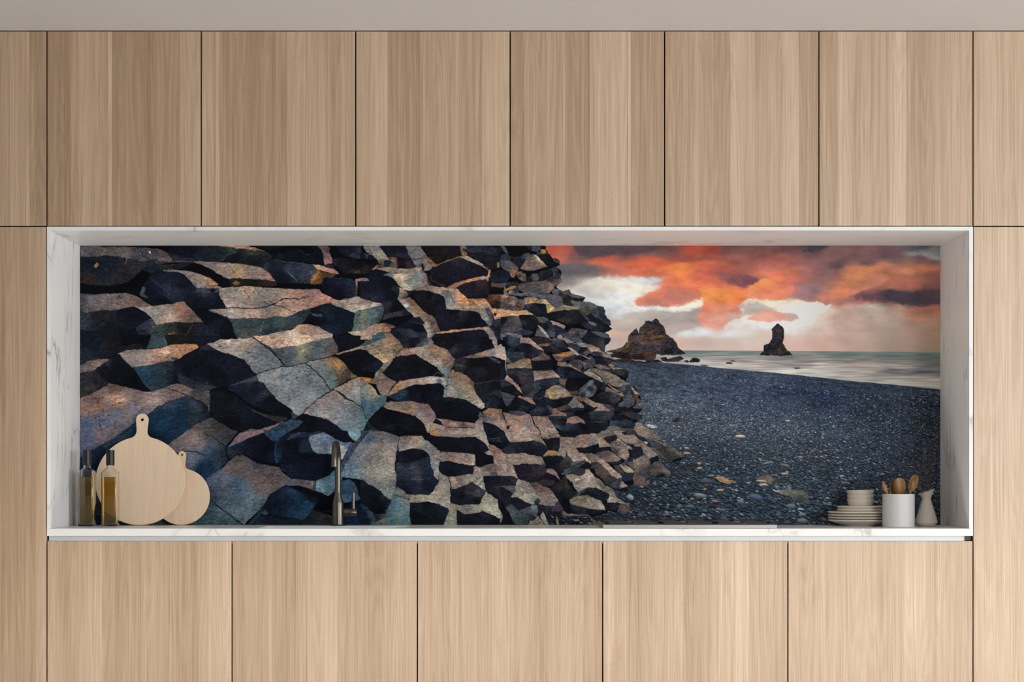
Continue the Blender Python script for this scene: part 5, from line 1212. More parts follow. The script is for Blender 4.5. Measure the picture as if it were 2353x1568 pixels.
def oil_mat():
    m, N, L, b = mat('olive_oil')
    b.inputs['Base Color'].default_value = (.56, .37, .035, 1)
    b.inputs['Transmission Weight'].default_value = .80; b.inputs['Roughness'].default_value = 0.02; b.inputs['IOR'].default_value = 1.46
    va = N.new('ShaderNodeVolumeAbsorption'); va.inputs['Color'].default_value = OIL_COL; va.inputs['Density'].default_value = OIL_DENS
    L.new(va.outputs['Volume'], N['Material Output'].inputs['Volume'])
    return m
OIL_COL = (.82, .56, .05, 1); OIL_DENS = 14.0

M_WOOD = wood('oak_veneer', WOOD_DARK, WOOD_LIGHT)
M_BOARD = wood('beech_board', (.84, .62, .42), (.97, .765, .545), 120, False, .5, .2, ringamt=.25)
M_SPOON = wood('olive_wood', (.16, .075, .025), (.46, .26, .10), 230, False, .45, .4, ringamt=.8)
M_CARC = plain('carcass_shadow_grey', (.018, .016, .015), .8, spec=.1)  # near-black on purpose: paints the shade seen in the door gaps
M_MARBLE = marble('white_marble')
VEIN_LOC = (0.3, 0.1, 0.0)
M_SIDE = marble('veined_side_marble', True)
M_RAIL = plain('white_lacquered_rail', (.86, .86, .86), .35)
M_BROWN = plain('brown_recess_shade', (.22, .155, .11), .6)
M_CEIL = plain('ceiling_paint', (.64, .625, .615), .9, spec=.1)
M_WALL = plain('wall_paint', (.75, .73, .7), .9, spec=.1)
M_FLOOR = wood('pale_floor_boards', (.55, .50, .44), (.68, .635, .575), 60, False, .5, .3)
M_TAP = plain('brushed_gunmetal', (.155, .133, .115), .36, 1.0, .5, var=.05)
M_DARK = plain('dark_rubber', (.012, .012, .012), .6)
M_STEEL = plain('brushed_steel', (.40, .385, .37), .45, .8, .5, var=.06)
M_IRON = plain('cast_iron', (.035, .034, .033), .55, 0.0, .5, bump=.2, bscale=900)
M_BURN = plain('burner_brass', (.38, .25, .12), .45, .6)
M_CER = plain('white_ceramic', (.72, .71, .70), .4, 0, .4)
M_PLATE = plain('cream_stoneware', (.80, .715, .62), .5, 0, .3, var=.02)
M_JUG = plain('beige_stoneware', (.60, .52, .44), .8, 0, .2, var=.04)
M_WIRE = plain('dark_wire', (.11, .083, .06), .4, .75)
M_GLASS = clear('clear_glass', (.96, .97, .95))
M_OIL = oil_mat()
M_CAP = plain('black_cap', (.014, .013, .012), .34, 0, .35)

# ---------------------------------------------------------------- printed back panel
def print_material():
    m, N, L, b = mat('printed_glossless_panel')
    at = N.new('ShaderNodeAttribute'); at.attribute_name = 'print'
    mx = N.new('ShaderNodeMix'); mx.data_type = 'RGBA'; mx.blend_type = 'MULTIPLY'; mx.inputs['Factor'].default_value = 1
    L.new(at.outputs['Color'], mx.inputs['A']); mx.inputs['B'].default_value = (PRINT_GAIN,)*3+(1,)
    L.new(mx.outputs['Result'], b.inputs['Base Color'])
    b.inputs['Roughness'].default_value = .6; b.inputs['Specular IOR Level'].default_value = .05
    return m
DN = 0.5425                                       # depth of the niche
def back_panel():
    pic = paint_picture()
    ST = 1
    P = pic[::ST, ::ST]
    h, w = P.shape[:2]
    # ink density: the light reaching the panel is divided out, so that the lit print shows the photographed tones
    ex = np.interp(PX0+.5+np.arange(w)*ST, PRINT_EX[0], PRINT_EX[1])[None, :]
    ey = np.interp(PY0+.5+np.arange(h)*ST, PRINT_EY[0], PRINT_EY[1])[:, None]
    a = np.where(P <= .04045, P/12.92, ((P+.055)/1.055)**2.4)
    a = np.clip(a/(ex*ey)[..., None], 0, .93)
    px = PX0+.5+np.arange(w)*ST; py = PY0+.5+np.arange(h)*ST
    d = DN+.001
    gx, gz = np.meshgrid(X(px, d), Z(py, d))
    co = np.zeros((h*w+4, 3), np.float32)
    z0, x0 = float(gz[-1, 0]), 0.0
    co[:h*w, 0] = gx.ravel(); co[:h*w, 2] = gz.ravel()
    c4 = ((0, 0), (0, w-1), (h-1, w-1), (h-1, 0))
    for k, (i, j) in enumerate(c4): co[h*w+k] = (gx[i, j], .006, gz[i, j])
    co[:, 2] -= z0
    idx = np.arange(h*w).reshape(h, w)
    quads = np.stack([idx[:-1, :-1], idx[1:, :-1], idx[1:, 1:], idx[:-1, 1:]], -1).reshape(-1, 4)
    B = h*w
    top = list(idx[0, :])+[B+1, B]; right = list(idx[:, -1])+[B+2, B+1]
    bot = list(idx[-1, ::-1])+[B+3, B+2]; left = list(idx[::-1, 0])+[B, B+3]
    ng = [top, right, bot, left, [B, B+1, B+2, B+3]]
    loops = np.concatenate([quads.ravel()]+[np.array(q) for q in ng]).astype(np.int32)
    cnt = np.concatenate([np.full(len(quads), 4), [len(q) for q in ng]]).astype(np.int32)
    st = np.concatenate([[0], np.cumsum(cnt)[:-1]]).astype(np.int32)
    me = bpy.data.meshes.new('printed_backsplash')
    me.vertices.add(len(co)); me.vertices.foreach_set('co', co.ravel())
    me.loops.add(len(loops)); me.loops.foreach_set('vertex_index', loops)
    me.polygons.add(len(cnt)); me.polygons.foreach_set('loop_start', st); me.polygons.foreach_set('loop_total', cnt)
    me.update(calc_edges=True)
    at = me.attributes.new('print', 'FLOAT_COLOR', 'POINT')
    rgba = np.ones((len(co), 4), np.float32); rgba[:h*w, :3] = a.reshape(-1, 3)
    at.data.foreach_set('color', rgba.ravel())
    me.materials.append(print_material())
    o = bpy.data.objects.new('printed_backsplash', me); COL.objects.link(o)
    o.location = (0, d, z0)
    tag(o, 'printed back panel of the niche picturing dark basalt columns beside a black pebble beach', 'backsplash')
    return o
back_panel()

# ---------------------------------------------------------------- cabinets
def door(parent, x0, x1, z0, z1, bands, bx):
    """door leaf with veneer strips: bands = (photo px of the strip's right edge, tone)"""
    g = .0024; c = .0012; th = .02
    x0 += g; x1 -= g
    bm = new(); lay = bm.faces.layers.float.new('tone')
    cuts = [(x0+c, None)]
    for (px, t) in bands:
        xr = min(max(X(px), x0+c+.002), x1-c)
        if xr > cuts[-1][0]+.0015: cuts.append((xr, t))
        elif len(cuts) > 1: cuts[-1] = (cuts[-1][0], t)
    if cuts[-1][0] < x1-c: cuts.append((x1-c, bands[-1][1]))
    cuts[-1] = (x1-c, cuts[-1][1])
    ox, oz = bx
    def V(x, y, z): return bm.verts.new((x-ox, y, z-oz))
    zb, zt = z0+g*.6, z1-g*.6
    F0 = [V(x, 0, zb+c) for x, _ in cuts]; F1 = [V(x, 0, zt-c) for x, _ in cuts]
    S0 = [V(x, c, zb) for x, _ in cuts]; S1 = [V(x, c, zt) for x, _ in cuts]
    R0 = [V(x, th, zb) for x, _ in cuts]; R1 = [V(x, th, zt) for x, _ in cuts]
    for i in range(1, len(cuts)):
        t = cuts[i][1]
        for q in ((F0[i-1], F0[i], F1[i], F1[i-1]), (F0[i-1], S0[i-1], S0[i], F0[i]), (F1[i-1], F1[i], S1[i], S1[i-1]),
                  (S0[i-1], R0[i-1], R0[i], S0[i]), (S1[i-1], S1[i], R1[i], R1[i-1]), (R0[i-1], R1[i-1], R1[i], R0[i])):
            bm.faces.new(q)[lay] = t
    n = len(cuts)-1
    for k, x in ((0, x0), (n, x1)):
        t = cuts[max(k, 1)][1]
        a = V(x, c, zb+c); b = V(x, c, zt-c); r0 = V(x, th, zb+c); r1 = V(x, th, zt-c)
        for q in ((F0[k], F1[k], b, a), (a, b, r1, r0), (S0[k], F0[k], a), (S1[k], b, F1[k]), (S0[k], a, r0, R0[k]), (S1[k], R1[k], r1, b), (R0[k], r0, r1, R1[k])):
            bm.faces.new(q)[lay] = t
    return obj('door', bm, M_WOOD, parent)
DOOR_FALLOFF = {'up': .95, 'low': 1.0, 'left': .94, 'right': 1.05}  # light falloff put into the door tones: upper and left darker, right lighter
def cabinet(kind, x0, x1, z0, z1, bands, label, cat, group=None, depth=.56, zc=None, plinth=False, falloff=1.0, doors=None, lid=True):
    zb = 0.0 if plinth else z0
    b = empty(kind, ((x0+x1)/2, 0, zb), label, cat, group)
    ox, oz = (x0+x1)/2, zb
    bm = new(); t = .016; top = (zc or z1)-.001
    xa, xb, ya, yb, za = x0+.001-ox, x1-.001-ox, (.037 if kind == 'base_cabinet' else .0215), depth, z0+.001-oz
    zt = top-oz
    if lid: box(bm, xa, xb, ya, yb, zt-t, zt)
    box(bm, xa, xb, ya, yb, za, za+t)
    box(bm, xa, xa+t, ya, yb, za+t, zt-(t if lid else 0)); box(bm, xb-t, xb, ya, yb, za+t, zt-(t if lid else 0))
    box(bm, xa+t, xb-t, yb-.008, yb, za+t, zt-(t if lid else 0))
    obj('carcass', bm, M_CARC, b)
    for (za_, zb_, bd) in (doors or [(z0, z1, [(p, t*falloff) for p, t in bands])]): door(b, x0, x1, za_, zb_, bd, (ox, oz))
    if plinth:
        bm = new(); box(bm, xa, xb, .05, .066, 0, .0995); obj('plinth', bm, M_CARC, b)
    return b
U0, U1 = Z(519.8), Z(71.6)
up = [107.5, 462.2, 817.2, 1172.2, 1527.2, 1881.8, 2236]
UB = [
 [(162,.88),(180,.98),(205,1.05),(240,1.03),(249,.93),(258,1.13),(330,.90),(352,.86),(414,.93),(462,1.04)],
 [(490,1.06),(496,.95),(504,1.12),(575,.93),(600,.89),(660,.94),(700,1.05),(745,1.03),(775,.98),(782,.94),(817,1.03)],
 [(852,1.0),(890,1.09),(930,.92),(965,.90),(1010,.98),(1048,.99),(1055,1.07),(1102,.97),(1108,.91),(1135,1.05),(1172,1.11)],
 [(1205,.91),(1293,.97),(1298,1.05),(1350,.92),(1355,.85),(1375,1.02),(1410,1.08),(1425,1.1),(1440,1.12),(1443,.95),(1449,1.17),(1500,.94),(1527,.92)],
 [(1595,.96),(1606,1.03),(1640,.96),(1678,.93),(1710,1.10),(1735,1.04),(1770,.99),(1800,1.02),(1835,1.09),(1860,.95),(1882,.91)],
 [(1925,.96),(1955,1.09),(2000,1.01),(2045,.99),(2082,1.10),(2105,.95),(2150,.94),(2180,.99),(2236,1.02)]]
WU = 'in the row of wood wall cabinets above the niche'
ulab = ['wood wall cabinet above the two oil bottles and cutting boards, leftmost of six',
        'wood wall cabinet second from left over the niche, broad dark middle stripe',
        'wood wall cabinet third from left over the niche, just right of the faucet',
        'wood wall cabinet fourth from left over the niche, thin bright streaks near right edge',
        'wood wall cabinet fifth from left over the niche, above the gas hob and sea stacks',
        'wood wall cabinet last on right over the niche, above plates and utensil pot']
for i in range(6):
    cabinet('wall_cabinet', X(up[i]), X(up[i+1]), U0, U1, UB[i], ulab[i], 'cabinet', 'wall cabinets above the niche', falloff=DOOR_FALLOFF['up'])
# end columns: tall unit below, bridging unit above
XL0, XR1 = X(107.5)-.6, X(2236)+.6
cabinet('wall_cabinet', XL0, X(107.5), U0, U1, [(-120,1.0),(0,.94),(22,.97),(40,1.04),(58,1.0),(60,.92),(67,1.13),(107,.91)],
        'wood wall cabinet at the left photo edge, cut off, above the tall left unit', 'cabinet', falloff=DOOR_FALLOFF['up'])
cabinet('wall_cabinet', X(2236), XR1, U0, U1, [(2262,.97),(2290,1.04),(2340,.99),(2440,1.03),(2600,1.0)],
        'wood wall cabinet at the right photo edge, cut off, above the tall right unit', 'cabinet')
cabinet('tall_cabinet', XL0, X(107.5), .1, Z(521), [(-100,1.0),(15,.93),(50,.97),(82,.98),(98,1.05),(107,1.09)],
        'tall wood cabinet panel left of the marble niche, running down the left edge', 'cabinet', None, .6, plinth=True, falloff=DOOR_FALLOFF['left'])
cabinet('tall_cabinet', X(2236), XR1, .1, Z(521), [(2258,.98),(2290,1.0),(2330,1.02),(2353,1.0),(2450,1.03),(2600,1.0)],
        'tall pale wood cabinet panel right of the marble niche, running down the right edge', 'cabinet', None, .6, plinth=True, falloff=DOOR_FALLOFF['right'])
low = [107.5, 533, 959, 1384.8, 1810.5, 2236]
LB = [
 [(140,1.0),(158,.95),(180,.99),(208,1.03),(235,1.08),(290,.95),(330,.98),(391,1.0),(394,1.07),(440,.95),(456,.93),(480,1.02),(512,1.09),(533,1.13)],
 [(560,.96),(619,.98),(624,1.05),(680,.95),(708,1.0),(745,1.09),(775,1.13),(835,1.0),(865,.97),(880,.98),(935,1.02),(959,1.06)],
 [(985,1.03),(1035,1.0),(1052,1.04),(1080,1.02),(1130,1.0),(1180,1.05),(1230,.98),(1265,.95),(1336,1.01),(1339,1.06),(1385,.95)],
 [(1410,1.05),(1440,1.0),(1475,.95),(1505,.97),(1564,1.01),(1568,1.07),(1632,.95),(1652,1.02),(1690,1.08),(1720,1.11),(1770,1.0),(1811,.96)],
 [(1880,1.0),(1970,1.01),(2010,1.03),(2050,1.0),(2080,1.03),(2128,1.06),(2180,1.0),(2236,1.0)]]
llab = ['wood base cabinet at far left of the worktop, below bottles and cutting boards',
        'wood base cabinet below the sink and gunmetal faucet, second from left',
        'wood base cabinet in the middle of the row of five under the worktop',
        'wood base cabinet below the gas hob, second from right',
        'pale wood base cabinet at far right, below the stacked plates and utensil pot']
L1 = Z(1243.2)
for i in range(5):
    cabinet('base_cabinet', X(low[i]), X(low[i+1]), .1, L1, LB[i], llab[i], 'cabinet', 'base cabinets under the worktop', plinth=True, lid=(i not in (0, 1)))

# ---------------------------------------------------------------- marble niche, worktop, rail
XI0, XI1 = X(116.2), X(2227.0); XO0, XO1 = X(107.9), X(2235.8)
ZT0, ZT1 = Z(530.0), Z(521.0)
s = empty('niche_surround', (0, 0, WT), 'white veined marble surround lining the top and sides of the niche', 'niche')
bm = new(); box(bm, XO0, XI0, 0, DN, .0003, ZT1-WT, .0008); obj('side_panel', bm, M_SIDE, s)
bm = new(); box(bm, XI1, XO1, 0, DN, .0003, ZT1-WT, .0008); obj('side_panel', bm, M_SIDE, s)
bm = new(); box(bm, XI0+.0002, XI1-.0002, 0, DN, ZT0-WT, ZT1-WT, .0008); obj('top_panel', bm, M_MARBLE, s)
WB = Z(1232.0)
SX0, SX1, SY0, SY1 = X(591, .06), X(934, .06), .055, .36
bm = new()
xs = [XO0, SX0, SX1, XO1]; ys = [0, SY0, SY1, DN]
gv = {}
for k, z in ((0, WB-WT), (1, 0.0)):
    for i, x in enumerate(xs):
        for j, y in enumerate(ys): gv[i, j, k] = bm.verts.new((x, y, z))
for i in range(3):
    for j in range(3):
        if i == 1 and j == 1: continue
        bm.faces.new((gv[i,j,1], gv[i+1,j,1], gv[i+1,j+1,1], gv[i,j+1,1])); bm.faces.new((gv[i,j,0], gv[i,j+1,0], gv[i+1,j+1,0], gv[i+1,j,0]))
for i in range(3):
    for j in (0, 3): bm.faces.new((gv[i,j,0], gv[i+1,j,0], gv[i+1,j,1], gv[i,j,1]))
    for q in (0, 3): bm.faces.new((gv[q,i,0], gv[q,i+1,0], gv[q,i+1,1], gv[q,i,1]))
for a, b_ in (((1,1),(2,1)), ((2,1),(2,2)), ((2,2),(1,2)), ((1,2),(1,1))):
    bm.faces.new((gv[a[0],a[1],0], gv[b_[0],b_[1],0], gv[b_[0],b_[1],1], gv[a[0],a[1],1]))
w = obj('worktop', bm, M_MARBLE, None, loc=(0, 0, WT))
tag(w, 'long white marble worktop slab spanning the niche, with a sink cut-out', 'worktop')
# sink
s = empty('sink', ((SX0+SX1)/2, (SY0+SY1)/2, .70), 'shallow undermount sink sunk in the worktop in front of the faucet', 'sink')
hx, hy = (SX1-SX0)/2+.004, (SY1-SY0)/2+.004
bm = new()
def rr(hx_, hy_, r, z, n=6):
    out = []
    for (sx, sy, a0) in ((1, 1, 0), (-1, 1, 90), (-1, -1, 180), (1, -1, 270)):
        for k in range(n+1):
            a = math.radians(a0+90*k/n)
            out.append(Vector((sx*(hx_-r)+r*math.cos(a), sy*(hy_-r)+r*math.sin(a), z)))
    return out
zt = WB-.70-.001
loft(bm, [rr(hx+.015, hy+.015, .03, zt), rr(hx, hy, .025, zt), rr(hx-.004, hy-.004, .03, .02), rr(hx-.03, hy-.03, .03, .002), rr(.03, .03, .029, .0)], cap0=False)
obj('basin', bm, M_STEEL, s, smooth=.7)
bm = new(); lathe(bm, [(0, .004), (.028, .004), (.034, .0025), (.036, .0008)], 32); obj('drain', bm, M_TAP, s, smooth=.6)
r = empty('handle_rail', (0, 0, L1), 'thin recessed white handle rail running beneath the marble worktop', 'rail')
bm = new()
box(bm, XO0+.002, X(2219), .024, .034, -.012, WB-L1-.0008, .0006)
box(bm, XO0+.002, X(2219), .0206, .0238, -.012, .0002)
obj('strip', bm, M_RAIL, r)
bm = new(); box(bm, X(2219.3), XO1-.001, .030, .036, .0008, WB-L1-.0008); obj('recess_shade', bm, M_BROWN, r)  # dark brown block painting the shaded recess at the rail's right end

# ---------------------------------------------------------------- faucet
FD = .43
fx = X(776.5, FD)
f = empty('faucet', (fx, FD, WT), 'gunmetal kitchen faucet with arched spout and side lever behind the sink', 'faucet')
def fz(py, d=FD): return Z(py, d)-WT
S = sc(FD)
bm = new(); lathe(bm, [(0, 0), (17/S, 0), (17/S, .004), (15/S, .0052), (0, .0052)], 40); obj('base_ring', bm, M_DARK, f, smooth=.5)
bm = new(); lathe(bm, [(0, .0053), (13.5/S, .0053), (13.5/S, fz(1158)), (13/S, fz(1154)), (7.3/S, fz(1135)), (7/S, fz(1131)), (0, fz(1131))], 40); obj('body', bm, M_TAP, f, smooth=.5)
# spout: up, over and down towards the viewer, turned a little to the left
ar = .075; rr_ = 7/S; dirv = Vector((-.012, -1, 0)).normalized()
ztop = Z(1012, FD-.075)-WT-ar-rr_
pts = [Vector((0, 0, fz(1131)-.002))]
for k in range(1, 8): pts.append(Vector((0, 0, fz(1131)+(ztop-fz(1131))*k/8)))
for k in range(0, 25):
    a = math.pi*k/24*1.0
    pts.append(dirv*(ar-ar*math.cos(a))+Vector((0, 0, ztop+ar*math.sin(a))))
ze = Z(1073, FD-.15)-WT
pts.append(pts[-1]*.5+(dirv*2*ar+Vector((0, 0, ze+.012)))*.5); pts.append(dirv*2*ar+Vector((0, 0, ze+.0125)))
bm = new(); tube(bm, pts, rr_, 24); obj('spout', bm, M_TAP, f, smooth=.6)
bm = new()
lathe(bm, [(rr_*.99, ze+.0125), (rr_*1.06, ze+.012), (rr_*1.08, ze), (rr_*.82, ze-.001), (rr_*.8, ze+.006), (0, ze+.006)], 28)
for v in bm.verts: v.co += dirv*2*ar
obj('aerator', bm, M_TAP, f, smooth=.6)
zc = fz(1178.3)
bm = new(); tube(bm, [(12.5/S, 0, zc), (24/S, 0, zc), (28/S, 0, zc)], [9.2/S]*3, 28); obj('lever_stem', bm, M_TAP, f, smooth=.6)
bm = new(); tube(bm, [(28.6/S, 0, zc), (42/S, 0, zc), (43.2/S, 0, zc)], [9.2/S, 9.2/S, 8.4/S], 28); obj('lever_hub', bm, M_TAP, f, smooth=.6)
bm = new(); tube(bm, [(35.5/S, 0, zc+8/S), (35.5/S, 0, fz(1132.6)), (35.5/S, 0, fz(1131.8))], [4/S, 4/S, 3.4/S], 20); obj('lever', bm, M_TAP, f, smooth=.6)

# ---------------------------------------------------------------- gas hob
HX0, HX1, HY0, HY1 = X(1385.2, .03), X(1785, .03), .03, .50
h = empty('gas_hob', ((HX0+HX1)/2, (HY0+HY1)/2, WT), 'low steel gas hob with black pan supports on the worktop under the pebble beach', 'hob')
hw, hd = (HX1-HX0)/2, (HY1-HY0)/2
bm = new(); box(bm, -hw, hw, -hd, hd, .0004, .0139, .0008); obj('tray', bm, M_STEEL, h)
gw = 2*(hw-.015)/3
gx0 = X(1391.5, .1)-(HX0+HX1)/2; gx1 = X(1768, .1)-(HX0+HX1)/2; gw = (gx1-gx0)/3
for k in range(3):
    cx = gx0+gw*(k+.5); a = gw/2-.0015; y0, y1 = -hd+.055, hd-.03
    bm = new(); zt = .0235
    for (bx0, bx1, by0, by1) in ((cx-a, cx+a, y0, y0+.011), (cx-a, cx+a, y1-.011, y1), (cx-a, cx-a+.011, y0, y1), (cx+a-.011, cx+a, y0, y1)):
        box(bm, bx0, bx1, by0, by1, zt-.0062, zt, .001)
    for cy in ((y0*.72+y1*.28), (y0*.28+y1*.72)):
        box(bm, cx-a, cx-.022, cy-.004, cy+.004, zt-.0055, zt+.0006, .001); box(bm, cx+.022, cx+a, cy-.004, cy+.004, zt-.0055, zt+.0006, .001)
    box(bm, cx-.004, cx+.004, y0, y0+.07, zt-.0055, zt+.0006, .001); box(bm, cx-.004, cx+.004, y1-.07, y1, zt-.0055, zt+.0006, .001)
    for sx in (-1, 1):
        for yy_ in (y0+.0055, y1-.0055):
            box(bm, cx+sx*(a-.011)-.011, cx+sx*(a-.011)+.011, yy_-.0055, yy_+.0055, .0143, zt-.006, .0008)
    box(bm, cx-a, cx+a, y0, y0+.009, .0143, .0160, .0005)
    obj('pan_support', bm, M_IRON, h)
    for cy in ((y0*.72+y1*.28), (y0*.28+y1*.72)):
        bm = new(); lathe(bm, [(0, .0142), (.036, .0142), (.036, .0168), (.028, .0174), (.028, .0192), (.024, .0200), (0, .0200)], 28)
        for v in bm.verts: v.co += Vector((cx, cy, 0))
        obj('burner', bm, M_BURN, h, smooth=.6)

# ---------------------------------------------------------------- cutting boards
def board_outline(R, hw_, L, neck):
    """paddle outline: disc resting on z = 0, handle half-width hw_, total length L"""
    pts = []
    cz = R; rf = neck
    # fillet between disc and handle: circle of radius rf tangent to both
    fxx = hw_*.86+rf; fzz = cz+math.sqrt((R+rf)**2-fxx**2)
    a0 = math.atan2(fzz-cz, fxx)
    n = 96
    for k in range(n+1):
        a = math.pi/2*3-0; 
        t = -math.pi/2+(a0+math.pi/2)*k/n
        pts.append((R*math.cos(t), cz+R*math.sin(t)))
    b0 = math.pi+a0
    for k in range(1, 11):
        t = b0+(math.pi-b0)*k/10
        pts.append((fxx+rf*math.cos(t), fzz+rf*math.sin(t)))
    zt = L-hw_
    for k in range(1, 9):
        u = k/8; s_ = u*u*(3-2*u)
        pts.append((hw_*(.86+.14*s_), fzz+(zt-fzz)*u))
    for k in range(1, 13):
        t = math.pi/2*k/12
        pts.append((hw_*math.cos(t)**.9 if k < 12 else 0.0, zt+hw_*math.sin(t)))
    left = [(-x, z) for x, z in reversed(pts[:-1]) if x > 1e-6]
    return [p for p in pts]+left
def board(R, hw_, L, neck, hz, hr, th, loc, tilt, label):
    cu = bpy.data.curves.new('cutting_board', 'CURVE'); cu.dimensions = '2D'; cu.fill_mode = 'BOTH'
    cu.extrude = th/2-.002; cu.bevel_depth = .002; cu.bevel_resolution = 2; cu.offset = -.002
    hole = [(hr*math.cos(2*math.pi*k/28), hz+hr*math.sin(2*math.pi*k/28)) for k in range(28)]
    for P in (board_outline(R, hw_, L, neck), hole):
        sp = cu.splines.new('POLY'); sp.points.add(len(P)-1); sp.use_cyclic_u = True
        for q, (x, z) in zip(sp.points, P): q.co = (x, z, 0, 1)
    tmp = bpy.data.objects.new('tmp', cu); COL.objects.link(tmp)
    dg = bpy.context.evaluated_depsgraph_get()
    me = bpy.data.meshes.new_from_object(tmp.evaluated_get(dg))
    bpy.data.objects.remove(tmp); bpy.data.curves.remove(cu)
    # curve plane (x, y) -> upright (x, z), thickness along y
    for v in me.vertices: v.co = Vector((v.co.x, -v.co.z, v.co.y))
    me.name = 'cutting_board'
    me.materials.clear(); me.materials.append(M_BOARD)
    zmin = min(v.co.z for v in me.vertices)
    for v in me.vertices: v.co.z -= zmin
    R3 = Matrix.Rotation(-tilt, 4, 'X')
    me.transform(R3)
    zmin = min(v.co.z for v in me.vertices)
    for v in me.vertices: v.co.z -= zmin
    o = bpy.data.objects.new('cutting_board', me); COL.objects.link(o); o.location = loc
    return tag(o, label, 'cutting board', 'round wooden cutting boards')
sb = sc(.485)
board(.1845, 14.2/sb, .466, .030, .466-.026, 3.6/sb, .014, (X(322.4, .47), .443, WT+.0004), math.radians(9.8), 'large round wooden cutting board with handle leaning behind the oil bottles')
sb = sc(.51)
board(65/sb, 8.9/sb, .306, .016, .306-.016, 2.6/sb, .012, (X(416.8, .505), .497, WT+.0004), math.radians(5.2), 'small round wooden cutting board with handle, half hidden behind the larger board')

# ---------------------------------------------------------------- oil bottles
def sq(h_, r, z, n=6): return rr(h_, h_, min(r, h_*.999), z, n)
def bottle(loc):
    b = empty('oil_bottle', loc, '', 'bottle', 'oil bottles beside the cutting boards')
    H = .0313
    def prof(ins, z0, ztop):
        out = [(H-ins-.003, .004, z0), (H-ins, .005, z0+.004), (H-ins, .005, .2165)]
        for k in range(1, 7):
            u = k/6; s_ = u*u*(3-2*u)
            h_ = (H-ins)*(1-s_)+(.0142-ins)*s_
            out.append((h_, .005+(h_-.005)*s_, .2165+.0245*u))
        out.append((.0142-ins, .0142-ins, ztop))
        return out
    bm = new()
    loft(bm, [sq(a, r_, z) for a, r_, z in prof(0, 0, .252)])
    loft(bm, [list(reversed(sq(a, r_, z))) for a, r_, z in prof(.0028, .007, .2515)])
    g = bpy.data.meshes.new('glass_body')
    for fc in bm.faces: fc.smooth = True
    for e in bm.edges:
        if len(e.link_faces) == 2 and e.calc_face_angle(0) > .6: e.smooth = False
    bm.to_mesh(g); bm.free()
    o = bpy.data.objects.new('glass_body', g); COL.objects.link(o); g.materials.append(M_GLASS); o.parent = b
    bm = new()
    loft(bm, [sq(H-.0058, .004, .0074), sq(H-.0032, .005, .0112), sq(H-.0032, .005, .1990)])
    obj('oil', bm, M_OIL, b, smooth=.6)
    bm = new(); lathe(bm, [(.0149, .2462), (.0168, .2462), (.0168, .3072), (.0160, .308), (0, .308)], 36); obj('cap', bm, M_CAP, b, smooth=.6)
    return b
b1 = bottle((X(178.4, .31)+.0313, .31+.0313, WT+.0003))
b1['label'] = 'square glass bottle of olive oil with black cap, next to the left niche wall'
b2 = b1.copy(); COL.objects.link(b2)
for ch in list(b1.children):
    c = ch.copy(); COL.objects.link(c); c.parent = b2
b2.location = (X(232.2, .31)+.0313, .31+.0313, WT+.0003)
b2['label'] = 'square glass bottle of amber oil with black cap, in front of the large cutting board'

# ---------------------------------------------------------------- plates and bowls
PD = .395; pxc = X(1977.7, PD); ps = sc(PD)
def plate(R, foot, hgt, rim, z, tilt, label, group, name='plate'):
    bm = new()
    lathe(bm, [(0, .0012), (foot*.9, .0012), (foot*.92, 0), (foot, 0), (foot*1.02, .002), (R-.004, hgt-rim-.0006), (R, hgt-rim+.0008), (R, hgt-.0008), (R-.0012, hgt), (R-.004, hgt-.0005), (foot*.98, .0045), (0, .0045)], 72)
    o = obj(name, bm, M_PLATE, None, smooth=.5, loc=(pxc, PD, WT+z)); o.rotation_euler = (0, tilt, 0)
    return tag(o, label, name, group)
R = 74.5/ps; z = .0004
for k, lab in enumerate(['bottom large cream plate of the stack, touching the worktop', 'second large cream plate from the bottom of the stack',
                         'third large cream plate from the bottom of the stack', 'topmost of the four large cream plates, under the small plates']):
    plate(R, 40/ps, .0262, .0052, z, 0, lab, 'large plates in the stack'); z += .0108
zs = z-.0108+.0275
# small plates rest inside the top large plate's rim height
z = z-.0108+.0263
for k, lab in enumerate(['lower small cream plate, resting on the large plates', 'upper small cream plate, directly under the three bowls']):
    plate(54/ps, 50/ps, .0113, .0058, z, -.004*k, lab, 'small plates in the stack'); z += .0113
R = 31.4/ps; r0 = 27/ps
for k, (lab, tl) in enumerate([('lowest small cream bowl of three, standing on the small plates', 0), ('middle small cream bowl of the nested three', .0), ('topmost small cream bowl of three, slightly tilted', -.036)]):
    bm = new(); H = .0268
    lathe(bm, [(0, .0), (r0*.98, 0), (r0, .001), (R-.0002, H-.0006), (R-.001, H), (R-.0022, H-.0004), (r0-.006, .008), (0, .006)], 56)
    o = obj('bowl', bm, M_PLATE, None, smooth=.5, loc=(pxc-.0005, PD, WT+z+.0006+k*.0172+(.0022 if k == 2 else 0))); o.rotation_euler = (0, tl, 0)
    tag(o, lab, 'bowl', 'small bowls on the plates')

